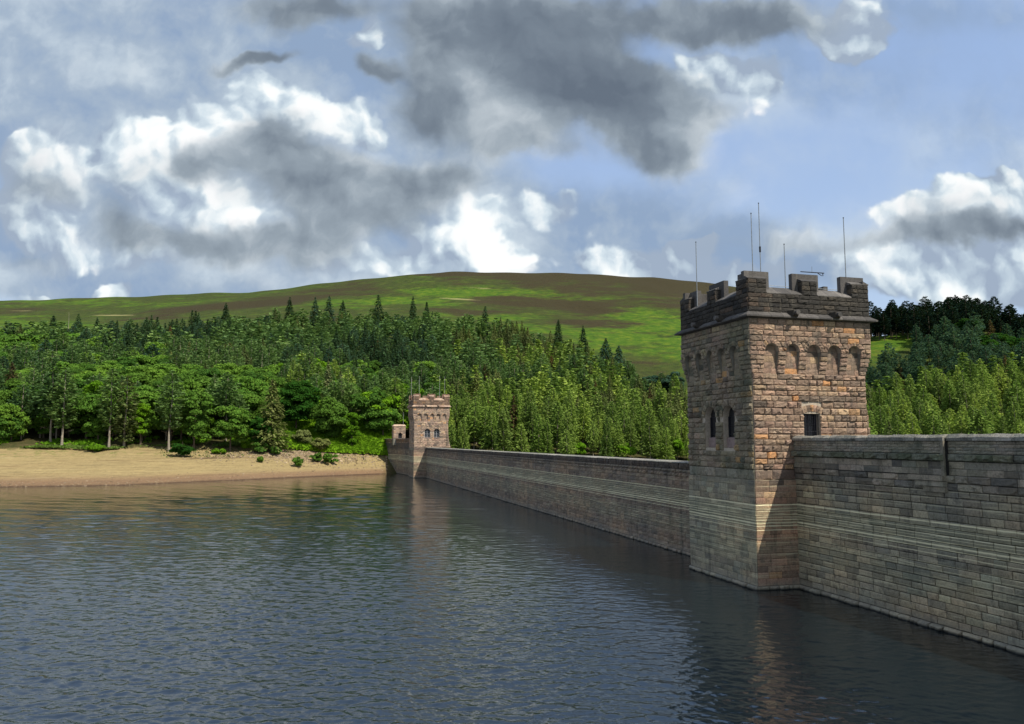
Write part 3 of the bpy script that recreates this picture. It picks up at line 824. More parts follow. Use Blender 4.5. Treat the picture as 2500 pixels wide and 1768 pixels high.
def dam_overflow():
    root = link('dam_wall', None)
    tag(root, 'long low overflow dam wall between the two towers with thin upright crest stones', 'dam wall')
    ya, yb = 56.35, 208.95
    c = MB(); c.box(33.1, 38.5, ya, yb, -1.2, 7.9)
    c.build('wall_core', M['mortard'], root)
    ms = Masonry(root)
    N = (-1, 0); O = (33.1, yb, 0); L = yb - ya
    ms.course(O, N, 0, L, -.45, .28, 'brown', wmin=.6, wmax=1.2, proud=.28, gap=.04, setn='lo')
    ms.wall(O, N, 0, L, courses(.28, 6.75, .385, .1), 'brown', wmin=.7, wmax=1.5, proud=.08, gap=.018, setn='lo')
    ms.wall(O, N, 0, L, [6.75, 7.1, 7.45], 'brown', wmin=.5, wmax=1.0, proud=.18, gap=.03, setn='lo')
    ms.course(O, N, 0, L, 7.45, 7.98, 'brown', wmin=.28, wmax=.45, proud=.26, gap=.05, setn='lo', name='crest_stone')
    # pale crest slabs
    s = 0
    while s < L - .01:
        w = min(random.uniform(1.6, 2.4), L - s)
        if L - s - w < 1: w = L - s
        cb = MB(); y1_, y0_ = yb - s - .01, yb - s - w + .01
        cb.hexa([(32.9, y0_, 7.985), (34.6, y0_, 7.985), (34.6, y1_, 7.985), (32.9, y1_, 7.985)], [(32.95, y0_, 8.05 + random.uniform(-.01, .015)), (34.6, y0_, 8.1), (34.6, y1_, 8.1), (32.95, y1_, 8.05 + random.uniform(-.01, .015))])
        cb.build('crest_slab', M['coping'], root)
        s += w
    ms.finish()


def dam_far():
    root = link('dam_wall', None)
    tag(root, 'short dark dam wall between the far tower and the sandy bank, stone hut above it', 'dam wall')
    ms = Masonry(root)
    pts = [(31.3, 217.6), (28.9, 240.0), (27.2, 247.0), (27.0, 262.0)]
    c = MB()
    for (xa, ya), (xb, yb) in zip(pts[:-1], pts[1:]):
        c.hexa([(xa - .02, ya, -1.5), (40, ya, -1.5), (40, yb, -1.5), (xb - .02, yb, -1.5)], [(xa, ya, 10.3), (xa + 3.5, ya, 10.3), (xb + 3.5, yb, 10.3), (xb, yb, 10.3)])
        d = Vector((xa - xb, ya - yb, 0)); L = d.length; d.normalize()
        N = (-d.y * -1 * -1, d.x)          # placeholder, fixed below
        A = Vector((xa - xb, ya - yb, 0)).normalized() * 1.0
        A = -A if A.y > 0 else A           # along -Y
        N = (A.y, -A.x)                    # so that A = (-N.y, N.x)
        O = (xb, yb, 0)
        ms.wall(O, N, 0, L, courses(-.4, 9.2, .42, .1), 'brown', wmin=.7, wmax=1.4, proud=.1, setn='lo')
        ms.wall(O, N, 0, L, courses(9.35, 10.3, .3), 'pinktop', wmin=.6, wmax=1.0, proud=.1, setn='lo')
        ms.course(O, N, 0, L, 9.2, 9.36, 'pink', wmin=1, wmax=1.6, proud=.25, setn='lo')
        n = max(1, round(L / 1.8))
        for k in range(n):
            cb = MB(); p = Vector(O) + A * (k * L / n + .01); q = Vector(O) + A * ((k + 1) * L / n - .01); Nv = Vector((N[0], N[1], 0))
            F = [q + Nv * .22, q - Nv * .5, p - Nv * .5, p + Nv * .22]
            cb.hexa([v + Vector((0, 0, 10.31)) for v in F], [v + Vector((0, 0, 10.52)) for v in F]); cb.build('coping_stone', M['pink'], root)
    c.build('wall_core', M['mortard'], root)
    ms.finish()
    # stone hut
    hut = link('stone_hut', None); tag(hut, 'small square stone hut with a dark arched opening left of the far tower', 'hut')
    m2 = Masonry(hut); x, y, w = 27.9, 240.5, 3.6
    b = MB(); O = (x, y, 0)
    ops = [(w / 2 + .2, .55, 10.6, 11.7, True)]
    for O_, N_, o_ in (((x, y, 0), (0, -1), ops), ((x, y + w, 0), (-1, 0), []), ((x + w, y, 0), (1, 0), []), ((x + w, y + w, 0), (0, 1), [])):
        arch_panel(b, O_, N_, 0, w, 8.5, 14.4, o_, .5)
        m2.wall(O_, N_, 0, w, courses(10.55, 14.3, .42), 'pink', blk=blocked_fn(o_, .3), proud=.13, setn='lo', wmin=.5, wmax=1.1)
        if o_: m2.arch(O_, N_, w / 2 + .2, 11.7, .57, .95, 'pink', n=9)
    b.build('hut_core', M['mortarg'], hut)
    r = MB(); r.hexa([(x - .2, y - .2, 14.3), (x + w + .2, y - .2, 14.3), (x + w + .2, y + w + .2, 14.3), (x - .2, y + w + .2, 14.3)], [(x + .3, y + .3, 14.85), (x + w - .3, y + .3, 14.85), (x + w - .3, y + w - .3, 14.85), (x + .3, y + w - .3, 14.85)])
    r.build('roof', M['pink'], hut)
    dr = MB(); dr.box(x + w / 2 - .35, x + w / 2 + .75, y + .48, y + .52, 10.6, 12.25); dr.build('door', M['iron'], hut)
    m2.finish()


dam_near(); dam_overflow(); dam_far()


# ------------------------------------------------------------------ aerials
def aerial(x, y, z0, z1, label, joint=False, mat='steel', r=.035, lean=0.0):
    root = link('aerial_mast', None); tag(root, label, 'aerial', 'aerials on the gate towers')
    root.location = (x, y, z0)
    p = MB(); h = z1 - z0; p.tube((0, 0, 0), (lean, 0, h), r, r * .8, 8); p.build('pole', M[mat], root)
    t = MB(); t.tube((lean, 0, h), (lean, 0, h + .06), r * 1.4, r * 1.2, 8); t.build('tip', M['iron'], root)
    b = MB(); b.tube((0, 0, 0), (0, 0, .12), r * 2.2, n=8); b.build('base_clamp', M['iron'], root)
    if joint:
        j = MB(); j.tube((0, 0, h * .55), (0, 0, h * .6), r * 2.0, n=8); j.build('joint', M['iron'], root)
        s = MB(); s.tube((0, 0, h * .42), (.28, .1, 0), .012, n=5); s.build('stay_wire', M['iron'], root)


aerial(26.09 + 3.75, 54.3, 20.3, 25.55, 'thin aerial rod leftmost on the near tower, in front of the moor')
aerial(31.2, 48.6, 20.5, 26.35, 'aerial rod behind the near corner battlement, just left of the tallest one')
aerial(32.7, 49.9, 19.4, 27.62, 'tallest aerial with a joint halfway up and a stay wire', joint=True)
aerial(34.35, 49.3, 19.4, 24.45, 'short aerial rising from the gap right of the near corner battlement')
aerial(38.9, 48.4, 20.5, 26.55, 'aerial rod standing behind the rightmost battlement')
for (x, y, z1, l) in ((30.0, 217.5, 27.6, 'faint pole leftmost above the distant tower'), (31.2, 210.6, 27.4, 'thin rod above the left battlement of the distant tower'), (38.0 - 1.2, 210.6, 27.6, 'taller thin rod of the pair at the right of the distant tower'), (38.2, 210.6, 27.4, 'thin rod above the right battlement of the distant tower'), (30.8, 240.3, 18.6, 'lone thin pole rising beside the stone hut')):
    aerial(x, y, 14.8 if y > 239 else 20.5, z1, l, mat='palemast', r=.03)
tb = link('roof_bracket', None); tag(tb, 'low dark metal bar bracket on top of the middle battlement', 'bracket'); tb.location = (35.3, 47.4, 21.78)
m_ = MB(); m_.tube((-1.0, 0, .22), (.95, 0, .22), .035, n=6); m_.build('bar', M['iron'], tb)
m_ = MB(); m_.tube((.85, 0, 0), (.85, 0, .2), .03, n=6); m_.tube((.75, 0, 0.01), (.4, 0, .2), .025, n=6); m_.build('post', M['iron'], tb)
for x in (-0.05,):
    m_ = MB(); m_.tube((x, 0, .24), (x, 0, .65), .015, n=5); m_.build('spike', M['steel'], tb)
rl = MB(); rl.tube((31.5, 48.2, 21.05), (38.6, 48.2, 21.0), .018, n=5); o = rl.build('roof_rail', M['steel']); tag(o, 'thin grey handrail seen through the gaps of the battlements', 'rail')


# ------------------------------------------------------------------ terrain
# columns: tangent of the bearing from the dam-head viewpoint; each a ground profile (distance, height)
TC = [(-1.6, [(90, -8), (130, 0), (172, 8), (290, 27), (450, 60), (700, 112), (900, 160), (1500, 150)]),
      (-0.658, [(130, -8), (168, 0), (208, 7.6), (330, 32), (480, 66), (700, 120), (920, 178), (1500, 160)]),
      (-0.5, [(137, -8), (175, 0), (215, 7.7), (335, 32), (470, 66), (700, 122), (920, 181), (1500, 160)]),
      (-0.342, [(160, -8), (199, 0), (236, 8.2), (350, 35), (500, 78), (720, 134), (920, 187), (1500, 165)]),
      (-0.25, [(180, -8), (218, 0), (246, 8.4), (355, 35), (505, 80), (720, 138), (920, 198), (1500, 170)]),
      (-0.16, [(197, -8), (236, 0), (255, 8.6), (360, 34), (510, 80), (720, 140), (920, 207), (1500, 175)]),
      (-0.08, [(205, -25), (236, -8), (262, 6), (370, 33), (520, 80), (720, 142), (920, 211), (1500, 180)]),
      (0.026, [(190, -25), (225, -10), (255, 3), (350, 26), (480, 66), (700, 132), (920, 211), (1500, 180)]),
      (0.10, [(180, -25), (215, -10), (252, 2.5), (340, 22), (430, 48), (680, 124), (920, 210), (1500, 180)]),
      (0.184, [(170, -25), (210, -10), (250, 2), (330, 17), (390, 32), (650, 114), (920, 206), (1500, 180)]),
      (0.31, [(160, -25), (205, -10), (250, 1), (320, 16), (400, 42), (650, 110), (900, 188), (1500, 160)]),
      (0.46, [(150, -25), (200, -10), (240, 0), (320, 20), (385, 53), (430, 68), (800, 75), (1500, 60)]),
      (0.53, [(150, -25), (200, -9), (240, 0), (320, 24), (390, 57), (430, 71), (700, 75), (1500, 60)]),
      (0.605, [(150, -22), (200, -8), (240, 2), (330, 34), (410, 70), (450, 74), (700, 62), (1500, 60)]),
      (0.67, [(150, -20), (200, -6), (240, 4), (320, 30), (400, 58), (440, 60), (700, 40), (1500, 40)]),
      (1.6, [(130, -15), (180, -6), (240, 4), (320, 20), (400, 35), (440, 36), (700, 30), (1500, 20)])]
_t = np.array([c[0] for c in TC]); _V = np.array([[p[0] for p in c[1]] for c in TC], float); _Z = np.array([[p[1] for p in c[1]] for c in TC], float)


def ground(u, v):
    u = np.atleast_1d(np.asarray(u, float)); v = np.atleast_1d(np.asarray(v, float)); t = np.clip(u / v, -1.6, 1.6)
    vk = np.stack([np.interp(t, _t, _V[:, k]) for k in range(8)]); zk = np.stack([np.interp(t, _t, _Z[:, k]) for k in range(8)])
    z = zk[0].copy()
    for k in range(7):
        m = (v >= vk[k]); s = np.clip((v - vk[k]) / (vk[k + 1] - vk[k]), 0, 1)
        z = np.where(m, zk[k] + (zk[k + 1] - zk[k]) * s, z)
    far = np.clip((v - 300) / 400, 0, 1)
    z += far * (.8 * np.sin(u / 57 + v / 61) + .5 * np.sin(u / 23 - v / 43 + 1) + .4 * np.sin(u / 9.3 + v / 23))
    hump = np.clip((t + .36) / .06, 0, 1) * np.clip((-.13 - t) / .03, 0, 1)      # the bracken bank stands up above the sand
    z += hump * 3.0 * np.clip((v - vk[2] + 3) / 13, 0, 1) * np.clip(1 - (v - vk[2] - 20) / 70, 0, 1)
    bank = np.clip((v - vk[1]) / 30, 0, 1)
    z += bank * (.25 * np.sin(u / 6.1 + v / 9) + .15 * np.sin(u / 2.9 - v / 3.7)) * (v < 700)
    return z, vk


def to_world(u, v):
    return u * ca + v * sa, -u * sa + v * ca


def terrain():
    tt = np.concatenate([np.linspace(-1.6, -.7, 60, endpoint=False), np.linspace(-.7, .7, 400), np.linspace(.7, 1.6, 50)[1:]])
    vv = np.concatenate([np.linspace(100, 285, 130, endpoint=False), np.linspace(285, 560, 70, endpoint=False), np.linspace(560, 1000, 110, endpoint=False), np.geomspace(1000, 2600, 25)])
    T, V = np.meshgrid(tt, vv); U = T * V
    Z, vk = ground(U.ravel(), V.ravel()); Z = Z.reshape(U.shape)
    # soften the profile knots
    for _ in range(3):
        Z[1:-1] = Z[1:-1] * .5 + (Z[2:] + Z[:-2]) * .25
    # crisp little bank where the wood floor breaks to the drawn-down shore
    vk = vk.reshape(8, *U.shape)
    onres = np.clip((-.15 - T) / .02, 0, 1)
    bt = vk[2] + 1.5 * np.sin(U / 5.0) + .8 * np.sin(U / 1.7)
    Z = Z + onres * .9 * np.clip((V - bt) / 1.2, 0, 1) * np.clip(1 - (V - bt - 3) / 25, 0, 1)
    # strand-line terraces on the beach
    s_ = np.clip((V - vk[1]) / (vk[2] - vk[1]), 0, 1)
    on = onres * ((s_ > 0) & (s_ < 1))
    Z = Z + on * .10 * np.sin(Z * 2 * np.pi / .55)
    X, Y = to_world(U, V)
    Vx = np.stack([X.ravel(), Y.ravel(), Z.ravel()], 1)
    ny, nx = U.shape; idx = np.arange(ny * nx).reshape(ny, nx)
    F = np.stack([idx[:-1, :-1].ravel(), idx[:-1, 1:].ravel(), idx[1:, 1:].ravel(), idx[1:, :-1].ravel()], 1)
    # ground cover weights: R heather brown, G fresh green, B dry yellow grass
    R = np.full(U.shape, .25); G = np.full(U.shape, .35); B = np.zeros(U.shape)
    E = (Z - 10) / V
    def patch(x, y, rx, ry, ch, w, rot=0):
        t0, e0 = (x - 1250) / 1900, (1075 - y) / 1900
        dx, dy = (T - t0) * 1900, (E - e0) * 1900; c, s = math.cos(math.radians(rot)), math.sin(math.radians(rot))
        q = ((dx * c + dy * s) / rx) ** 2 + ((-dx * s + dy * c) / ry) ** 2
        nonlocal_ = np.exp(-q * 1.2) * w
        ch += nonlocal_
    for a_ in ((1400, 672, 480, 18, 0, .7), (1650, 705, 300, 36, 0, .9), (1750, 760, 220, 40, 0, .7), (1250, 735, 150, 16, -5, .8), (1420, 745, 140, 22, -6, .8), (1200, 760, 130, 15, 0, .5), (1480, 790, 130, 20, -6, .7), (700, 730, 130, 12, 6, .7), (1000, 664, 200, 5, 0, .7), (560, 745, 200, 9, 4, .6), (1650, 850, 80, 12, 0, .4), (100, 755, 140, 8, 0, .3), (860, 700, 90, 7, 5, .3)):
        patch(a_[0], a_[1], a_[2], a_[3], R, a_[5], a_[4])
    for a_ in ((1130, 712, 170, 14, -3, .9), (900, 735, 160, 14, 4, .6), (1360, 722, 120, 12, -6, .6), (1560, 770, 130, 28, -8, .9), (1500, 820, 160, 22, -6, .9), (1600, 800, 160, 20, -6, 1.0), (1620, 860, 150, 18, 0, .7), (1240, 775, 100, 10, 0, .5), (150, 735, 260, 8, 0, .5), (60, 790, 160, 16, 0, .7), (1800, 820, 200, 50, 0, .8), (2180, 830, 80, 20, 0, 1), (1060, 735, 140, 10, 0, .5)):
        patch(a_[0], a_[1], a_[2], a_[3], G, a_[5], a_[4])
    for a_ in ((1110, 727, 60, 2.5, -3, .9), (1130, 738, 110, 10, 0, .5), (1640, 722, 110, 2, -4, .6), (1470, 667, 60, 2, 0, .5), (1170, 700, 60, 2, -4, .8), (270, 768, 110, 2.5, 0, .8), (40, 757, 60, 2, 0, .7), (940, 752, 90, 3, 0, .7), (1540, 842, 90, 8, 0, .4), (100, 730, 160, 4, 0, .5), (1560, 680, 60, 2, -3, .5)):
        patch(a_[0], a_[1], a_[2], a_[3], B, a_[5], a_[4])
    beach = onres * np.clip((bt - V) / .8 + .5, 0, 1)
    C = np.stack([np.clip(R, 0, 1.2), np.clip(G, 0, 1.2), np.clip(B, 0, 1), beach], -1).reshape(-1, 4)
    m, g = new_mat('moor and shore ground')
    at = g.new('ShaderNodeAttribute', attribute_name='cover'); col4 = at.outputs['Color']; sep = g.new('ShaderNodeSeparateColor'); g.l.new(col4, sep.inputs[0])
    r_, g_, b_, bc = sep.outputs[0], sep.outputs[1], sep.outputs[2], at.outputs['Alpha']
    pos = g.new('ShaderNodeNewGeometry').outputs['Position']; z = g.xyz(pos)[2]
    n1 = g.noise(pos, .03, 6, .65); n2 = g.noise(pos, .16, 6, .65); n3 = g.noise(pos, 1.2, 5, .65); nb = g.noise(pos, .011, 5, .6)
    stretch = g.noise(g.comb(g.m('MULTIPLY', g.xyz(pos)[0], .4), g.xyz(pos)[1], g.m('MULTIPLY', z, 1.2)), .06, 9, .74)
    # moor colours
    base = g.ramp(n2, [(.3, (.026, .036, .009)), (.5, (.044, .060, .012)), (.7, (.066, .080, .016))])
    gr = g.ramp(n2, [(.3, (.032, .075, .007)), (.5, (.060, .120, .009)), (.68, (.125, .165, .014))])
    he = g.ramp(n3, [(.3, (.024, .021, .010)), (.55, (.046, .038, .016)), (.75, (.070, .060, .020))])
    dr = (.30, .27, .12)
    wv = g.m('SUBTRACT', stretch, .5)
    moor = g.mix(g.rng(g.m('ADD', g_, g.m('MULTIPLY', g.m('ADD', wv, g.m('SUBTRACT', n1, .5)), 3.2)), .30, 1.15), base, gr)
    moor = g.mix(g.rng(g.m('ADD', g.m('SUBTRACT', r_, g.m('MULTIPLY', g_, .45)), g.m('MULTIPLY', g.m('ADD', g.m('SUBTRACT', stretch, .5), g.m('SUBTRACT', nb, .5)), 2.6)), .12, .75), moor, he)
    moor = g.mix(g.rng(g.m('ADD', b_, g.m('MULTIPLY', wv, 1.2)), .45, .8, 0, .7), moor, dr)
    # wood floor near the shore
    # beach
    zz = g.comb(g.m('MULTIPLY', g.xyz(pos)[0], .012), g.m('MULTIPLY', g.xyz(pos)[1], .012), z)
    st = g.noise(zz, 1.5, 6, .8); fl = g.noise(pos, .5, 6, .7); pb = g.noise(pos, 3.5, 5, .8)
    sand = g.ramp(st, [(.34, (.13, .095, .05)), (.42, (.30, .22, .105)), (.47, (.40, .31, .15)), (.50, (.20, .15, .075)), (.53, (.39, .30, .14)), (.60, (.33, .25, .12)), (.68, (.52, .42, .23))])
    sand = g.mix(g.rng(fl, .5, .75, 0, .45), sand, (.27, .20, .10))
    sand = g.mix(g.rng(z, 2.2, .7, 0, .75), sand, (.20, .115, .075))
    sand = g.mix(g.rng(z, .35, .05, 0, .85), sand, (.085, .055, .035))
    sand = g.mix(g.m('MULTIPLY', g.rng(fl, .5, .66), g.rng(z, 4.5, 7.0, 0, .8)), sand, (.16, .19, .05))
    sand = g.mix(g.rng(pb, .62, .75, 0, .5), sand, (.13, .10, .07))
    scarp = g.rng(bc, .05, .95)
    floor = g.ramp(fl, [(.3, (.03, .045, .012)), (.6, (.09, .075, .03)), (.8, (.20, .14, .07))])
    lowm = g.rng(z, 24, 9.5)
    moor = g.mix(lowm, moor, floor)
    brk = g.noise(pos, .12, 5, .6)
    sand = g.mix(1.0, sand, (.98, .98, .96), 'MULTIPLY')
    col = g.mix(scarp, moor, sand)
    hgt = g.m('ADD', g.m('MULTIPLY', n3, 1.0), g.m('MULTIPLY', n2, 2.2))
    finish(g, col, .95, hgt, .9, .8, spec=.1)
    me = mesh_np('hillside', Vx, F, [m], smooth=True, attrs={'cover': C})
    o = link('hillside', me); tag(o, kind='structure', label='moorland hillside with brown heather and green bracken above a sandy shore')


terrain()


# far ground sheet out to the horizon
def far_ground():
    mb = MB(); mb.add([(-7000, 900, -30), (7000, 900, -30), (7000, 7000, -30), (-7000, 7000, -30)], [(0, 1, 2, 3)])
    mb.add([(45, -2000, -30), (7000, -2000, -30), (7000, 900, -30), (45, 900, -30)], [(0, 1, 2, 3)])
    o = mb.build('ground', flat_mat('valley grass', (.05, .09, .02), scale=.05)); tag(o, kind='structure')


far_ground()


# ------------------------------------------------------------------ water
def water():
    m, g = new_mat('rippled reservoir water')
    pos = g.new('ShaderNodeNewGeometry').outputs['Position']
    rot = g.new('ShaderNodeMapping'); rot.inputs['Rotation'].default_value = (0, 0, math.radians(-20)); rot.inputs['Scale'].default_value = (1, 1.6, 1); g.l.new(pos, rot.inputs[0])
    a = g.noise(rot.outputs[0], 3.2, 3, .6, .2)
    col = g.mix(g.rng(g.noise(pos, .04, 4, .6), .3, .7), (.002, .0065, .0105), (.003, .008, .0125))
    b_ = finish(g, col, .05, a, .018, 1.0, spec=.5)
    b_.inputs['IOR'].default_value = 1.95
    # real waves: a sum of small wind waves on a fine grid, finer near the viewpoint bank
    az = np.concatenate([np.linspace(-1.0, -.645, 50, endpoint=False), np.linspace(-.645, .645, 820), np.linspace(.645, 1.0, 40)[1:]])
    vl = [12.0]
    while vl[-1] < 330:
        v_ = vl[-1]; vl.append(v_ * (1 + np.interp(v_, [12, 22, 26, 110, 200, 330], [.016, .0045, .0026, .0032, .011, .014])))
    vv = np.array(vl)
    A, V = np.meshgrid(az, vv)
    X = (V * np.sin(A + HEAD)); Y = (V * np.cos(A + HEAD))
    dr = np.gradient(vv)[:, None] * np.ones_like(A); dl = V * .0016
    r = np.random.default_rng(3); Z = np.zeros_like(X)
    # wind patches and the lee of the dam
    gust = .85 + .30 * np.sin(X / 23 + Y / 61 + 1) * np.sin(Y / 37 - X / 90) + .15 * np.sin(X / 7.1 + Y / 17 + 2) * np.sin(Y / 11 - X / 19)
    lee = np.clip(1 - (X - 14) / 16, .5, 1) + 0 * Y
    shore = np.clip(1 - (Y - 150) / 90, .75, 1)
    amp = gust * lee * shore
    wd = math.radians(248)                                   # travel direction of the ripples
    for i in range(64):
        lam = .24 * (2.4 / .24) ** (((i + r.random()) / 64) ** 1.4)
        th = wd + r.normal(0, .42)
        k = 2 * math.pi / lam; kx, ky = math.cos(th) * k, math.sin(th) * k
        sl = .037 * (1.0 if lam < .7 else (.7 / lam) ** 1.0)
        # spacing seen along this wave's direction limits how short a wave the grid may carry
        sp = np.abs(dr * np.cos(th - (math.pi / 2 - A - HEAD))) + np.abs(dl * np.sin(th - (math.pi / 2 - A - HEAD)))
        ok = np.clip((lam / sp - 2.2) / 1.6, 0, 1)
        if ok.max() <= 0: continue
        ph = kx * X + ky * Y + r.uniform(0, 6.283) + .5 * np.sin(X * .21 * kx / k + Y * .17 + i)
        w = np.sin(ph)
        Z += ok * sl / k * (w + .28 * np.cos(2 * ph + math.pi))
    for i in range(14):                                      # slightly longer chop out on the open water
        lam = 2.2 * (7.0 / 2.2) ** ((i + r.random()) / 14); th = wd + r.normal(0, .5); k = 2 * math.pi / lam
        sp = np.abs(dr * np.cos(th - (math.pi / 2 - A - HEAD))) + np.abs(dl * np.sin(th - (math.pi / 2 - A - HEAD)))
        Z += np.clip((V - 70) / 70, 0, 1) * np.clip((lam / sp - 2.2) / 1.6, 0, 1) * .030 / k * np.sin(k * math.cos(th) * X + k * math.sin(th) * Y + r.uniform(0, 6.283) + .5 * np.sin(X * .13 + Y * .11 + i))
    Z *= amp
    ny, nx = X.shape; idx = np.arange(ny * nx).reshape(ny, nx)
    F = np.stack([idx[:-1, :-1].ravel(), idx[:-1, 1:].ravel(), idx[1:, 1:].ravel(), idx[1:, :-1].ravel()], 1)
    cx_ = X.ravel()[F[:, 0]]; cy_ = Y.ravel()[F[:, 0]]
    keep = (cx_ < 34.5) & (cy_ < 290)
    F = F[keep]
    used = np.unique(F); mp = np.full(ny * nx, -1); mp[used] = np.arange(len(used))
    P = np.stack([X.ravel(), Y.ravel(), Z.ravel()], 1)[used]
    print('water quads', len(F))
    o = link('water', mesh_np('water', P, mp[F], [m], smooth=True)); tag(o, kind='structure', label='dark rippled reservoir water')
    mb = MB()
    mb.add([(-1500, -400, -.4), (33.12, -400, -.4), (33.12, 209, -.4), (31.4, 217.5, -.4), (29.0, 240, -.4), (27.3, 247, -.4), (27.1, 262, -.4), (27.1, 330, -.4), (-1500, 330, -.4)], [tuple(range(9))])
    o = mb.build('deep_water', m); tag(o, kind='structure', label='outer reservoir water')


water()


# ------------------------------------------------------------------ vegetation
def leaf_mat(name, c0, c1, c2, trans=.40):
    m, g = new_mat(name)
    geo = g.new('ShaderNodeNewGeometry')
    oi = g.new('ShaderNodeObjectInfo')
    at = g.new('ShaderNodeAttribute', attribute_name='tint').outputs['Fac']
    tree_r = g.m('FRACT', g.m('ADD', g.m('MULTIPLY', oi.outputs['Random'], 5.3), at))
    isl = geo.outputs['Random Per Island']
    col = g.mix(tree_r, c0, c1)
    col = g.mix(g.m('MULTIPLY', g.m('POWER', isl, 2.0), .5), col, c2)
    col = g.mix(1.0, col, g.ramp(g.m('FRACT', g.m('MULTIPLY', tree_r, 9.7)), [(0, (.72, .76, .80)), (.5, (1.18, 1.2, 1.1)), (1, (1.62, 1.5, 1.2))]), 'MULTIPLY')
    d = g.new('ShaderNodeBsdfDiffuse'); g.l.new(col, d.inputs[0])
    t = g.new('ShaderNodeBsdfTranslucent'); g.put(t.inputs[0], g.mix(.5, col, (.10, .16, .02)))
    mx = g.new('ShaderNodeMixShader'); mx.inputs[0].default_value = trans
    g.l.new(d.outputs[0], mx.inputs[1]); g.l.new(t.outputs[0], mx.inputs[2])
    o = g.new('ShaderNodeOutputMaterial'); g.l.new(mx.outputs[0], o.inputs[0])
    return m


LM = {'spruce': leaf_mat('spruce needles', (.026, .065, .032), (.050, .100, .045), (.11, .17, .09)),
      'pine': leaf_mat('pine needles', (.070, .145, .050), (.120, .205, .065), (.24, .34, .14)),
      'larch': leaf_mat('yellow green needles', (.14, .235, .042), (.21, .295, .065), (.33, .42, .12)),
      'broad': leaf_mat('broadleaf leaves', (.048, .130, .022), (.100, .195, .028), (.19, .32, .06)),
      'bright': leaf_mat('bright young leaves', (.09, .21, .012), (.12, .25, .015), (.17, .30, .03)),
      'darkleaf': leaf_mat('dark dense leaves', (.014, .055, .010), (.022, .075, .012), (.045, .12, .02)),
      'teal': leaf_mat('blue green pine needles', (.032, .085, .060), (.060, .120, .078), (.13, .20, .13)),
      'knoll': leaf_mat('pine needles with painted cloud shade', (.007, .018, .014), (.012, .026, .018), (.022, .04, .028), .1),  # cloud shadow over the knoll, put into the needle colour
      'olive': leaf_mat('olive conifer needles', (.095, .125, .045), (.14, .17, .060), (.25, .28, .12)),
      'dry': leaf_mat('dying rusty needles', (.10, .065, .03), (.13, .09, .045), (.16, .12, .06)),
      'cream': leaf_mat('pale cream green needles', (.16, .19, .09), (.20, .23, .11), (.27, .28, .15))}
M['bark'] = flat_mat('brown bark', (.11, .085, .06), scale=3)
M['palebark'] = flat_mat('pale grey pine bark', (.27, .235, .18), scale=3)


def quads_np(C, A, B):
    V = np.stack([C - A - B, C + A - B, C + A + B, C - A + B], 1).reshape(-1, 3)
    n = len(C)
    return V, np.arange(4 * n).reshape(n, 4)


def rand_unit(n, r):
    v = r.normal(size=(n, 3)); return v / np.linalg.norm(v, axis=1, keepdims=True)


def conifer(seed, h, rad, whorls, per, leaves, start=.08, droop=.25, power=1.0, size=.28, shape='cone', flat=.35):
    """leaf sprays strung along drooping branches; unit height scaled to h"""
    r = np.random.default_rng(seed); Cs, As, Bs = [], [], []
    for w in range(whorls):
        f = start + (1 - start) * (w + r.uniform(-.3, .3)) / whorls
        f = min(max(f, start), .995)
        q = (f - start) / (1 - start)
        if shape == 'cone': R = rad * (1 - q) ** power + .15
        elif shape == 'round': R = rad * math.sqrt(max(.03, 1 - (2 * q - .85) ** 2 / 1.4)) * (1 - q * .35)
        else: R = rad * (min(1, .45 + q * 1.7) if q < .35 else (1 - ((q - .35) / .65) ** 1.6) ** .8) + .15
        k = max(3, int(per * (.55 + .45 * (1 - q))))
        a0 = r.uniform(0, 6.28)
        for i in range(k):
            a = a0 + 6.283 * i / k + r.uniform(-.25, .25); Rb = R * r.uniform(.62, 1.12)
            n = max(3, int(leaves * Rb / rad) + 2)
            s = np.sqrt(r.uniform(.03, 1, n))
            if q > .93: s = r.uniform(0, 1, n)
            rr = s * Rb; side = r.normal(0, .10 * Rb + .05, n) * (1.15 - s)
            up = -droop * Rb * s ** 1.4 + (.10 * Rb * (s ** 3) if droop > 0 else 0) + r.normal(0, .10 + .03 * Rb, n)
            C = np.stack([math.cos(a) * rr - math.sin(a) * side, math.sin(a) * rr + math.cos(a) * side, f * h + up], 1)
            d = np.stack([np.full(n, math.cos(a)), np.full(n, math.sin(a)), -droop * 1.2 + r.normal(0, .25, n)], 1)
            d /= np.linalg.norm(d, axis=1, keepdims=True)
            t = np.stack([np.full(n, -math.sin(a)), np.full(n, math.cos(a)), r.normal(0, flat, n)], 1); t += rand_unit(n, r) * .3; t /= np.linalg.norm(t, axis=1, keepdims=True)
            sz = size * r.uniform(.6, 1.3, n)[:, None]
            Cs.append(C); As.append(d * sz * 1.2); Bs.append(t * sz * .55)
    return quads_np(np.concatenate(Cs), np.concatenate(As), np.concatenate(Bs))


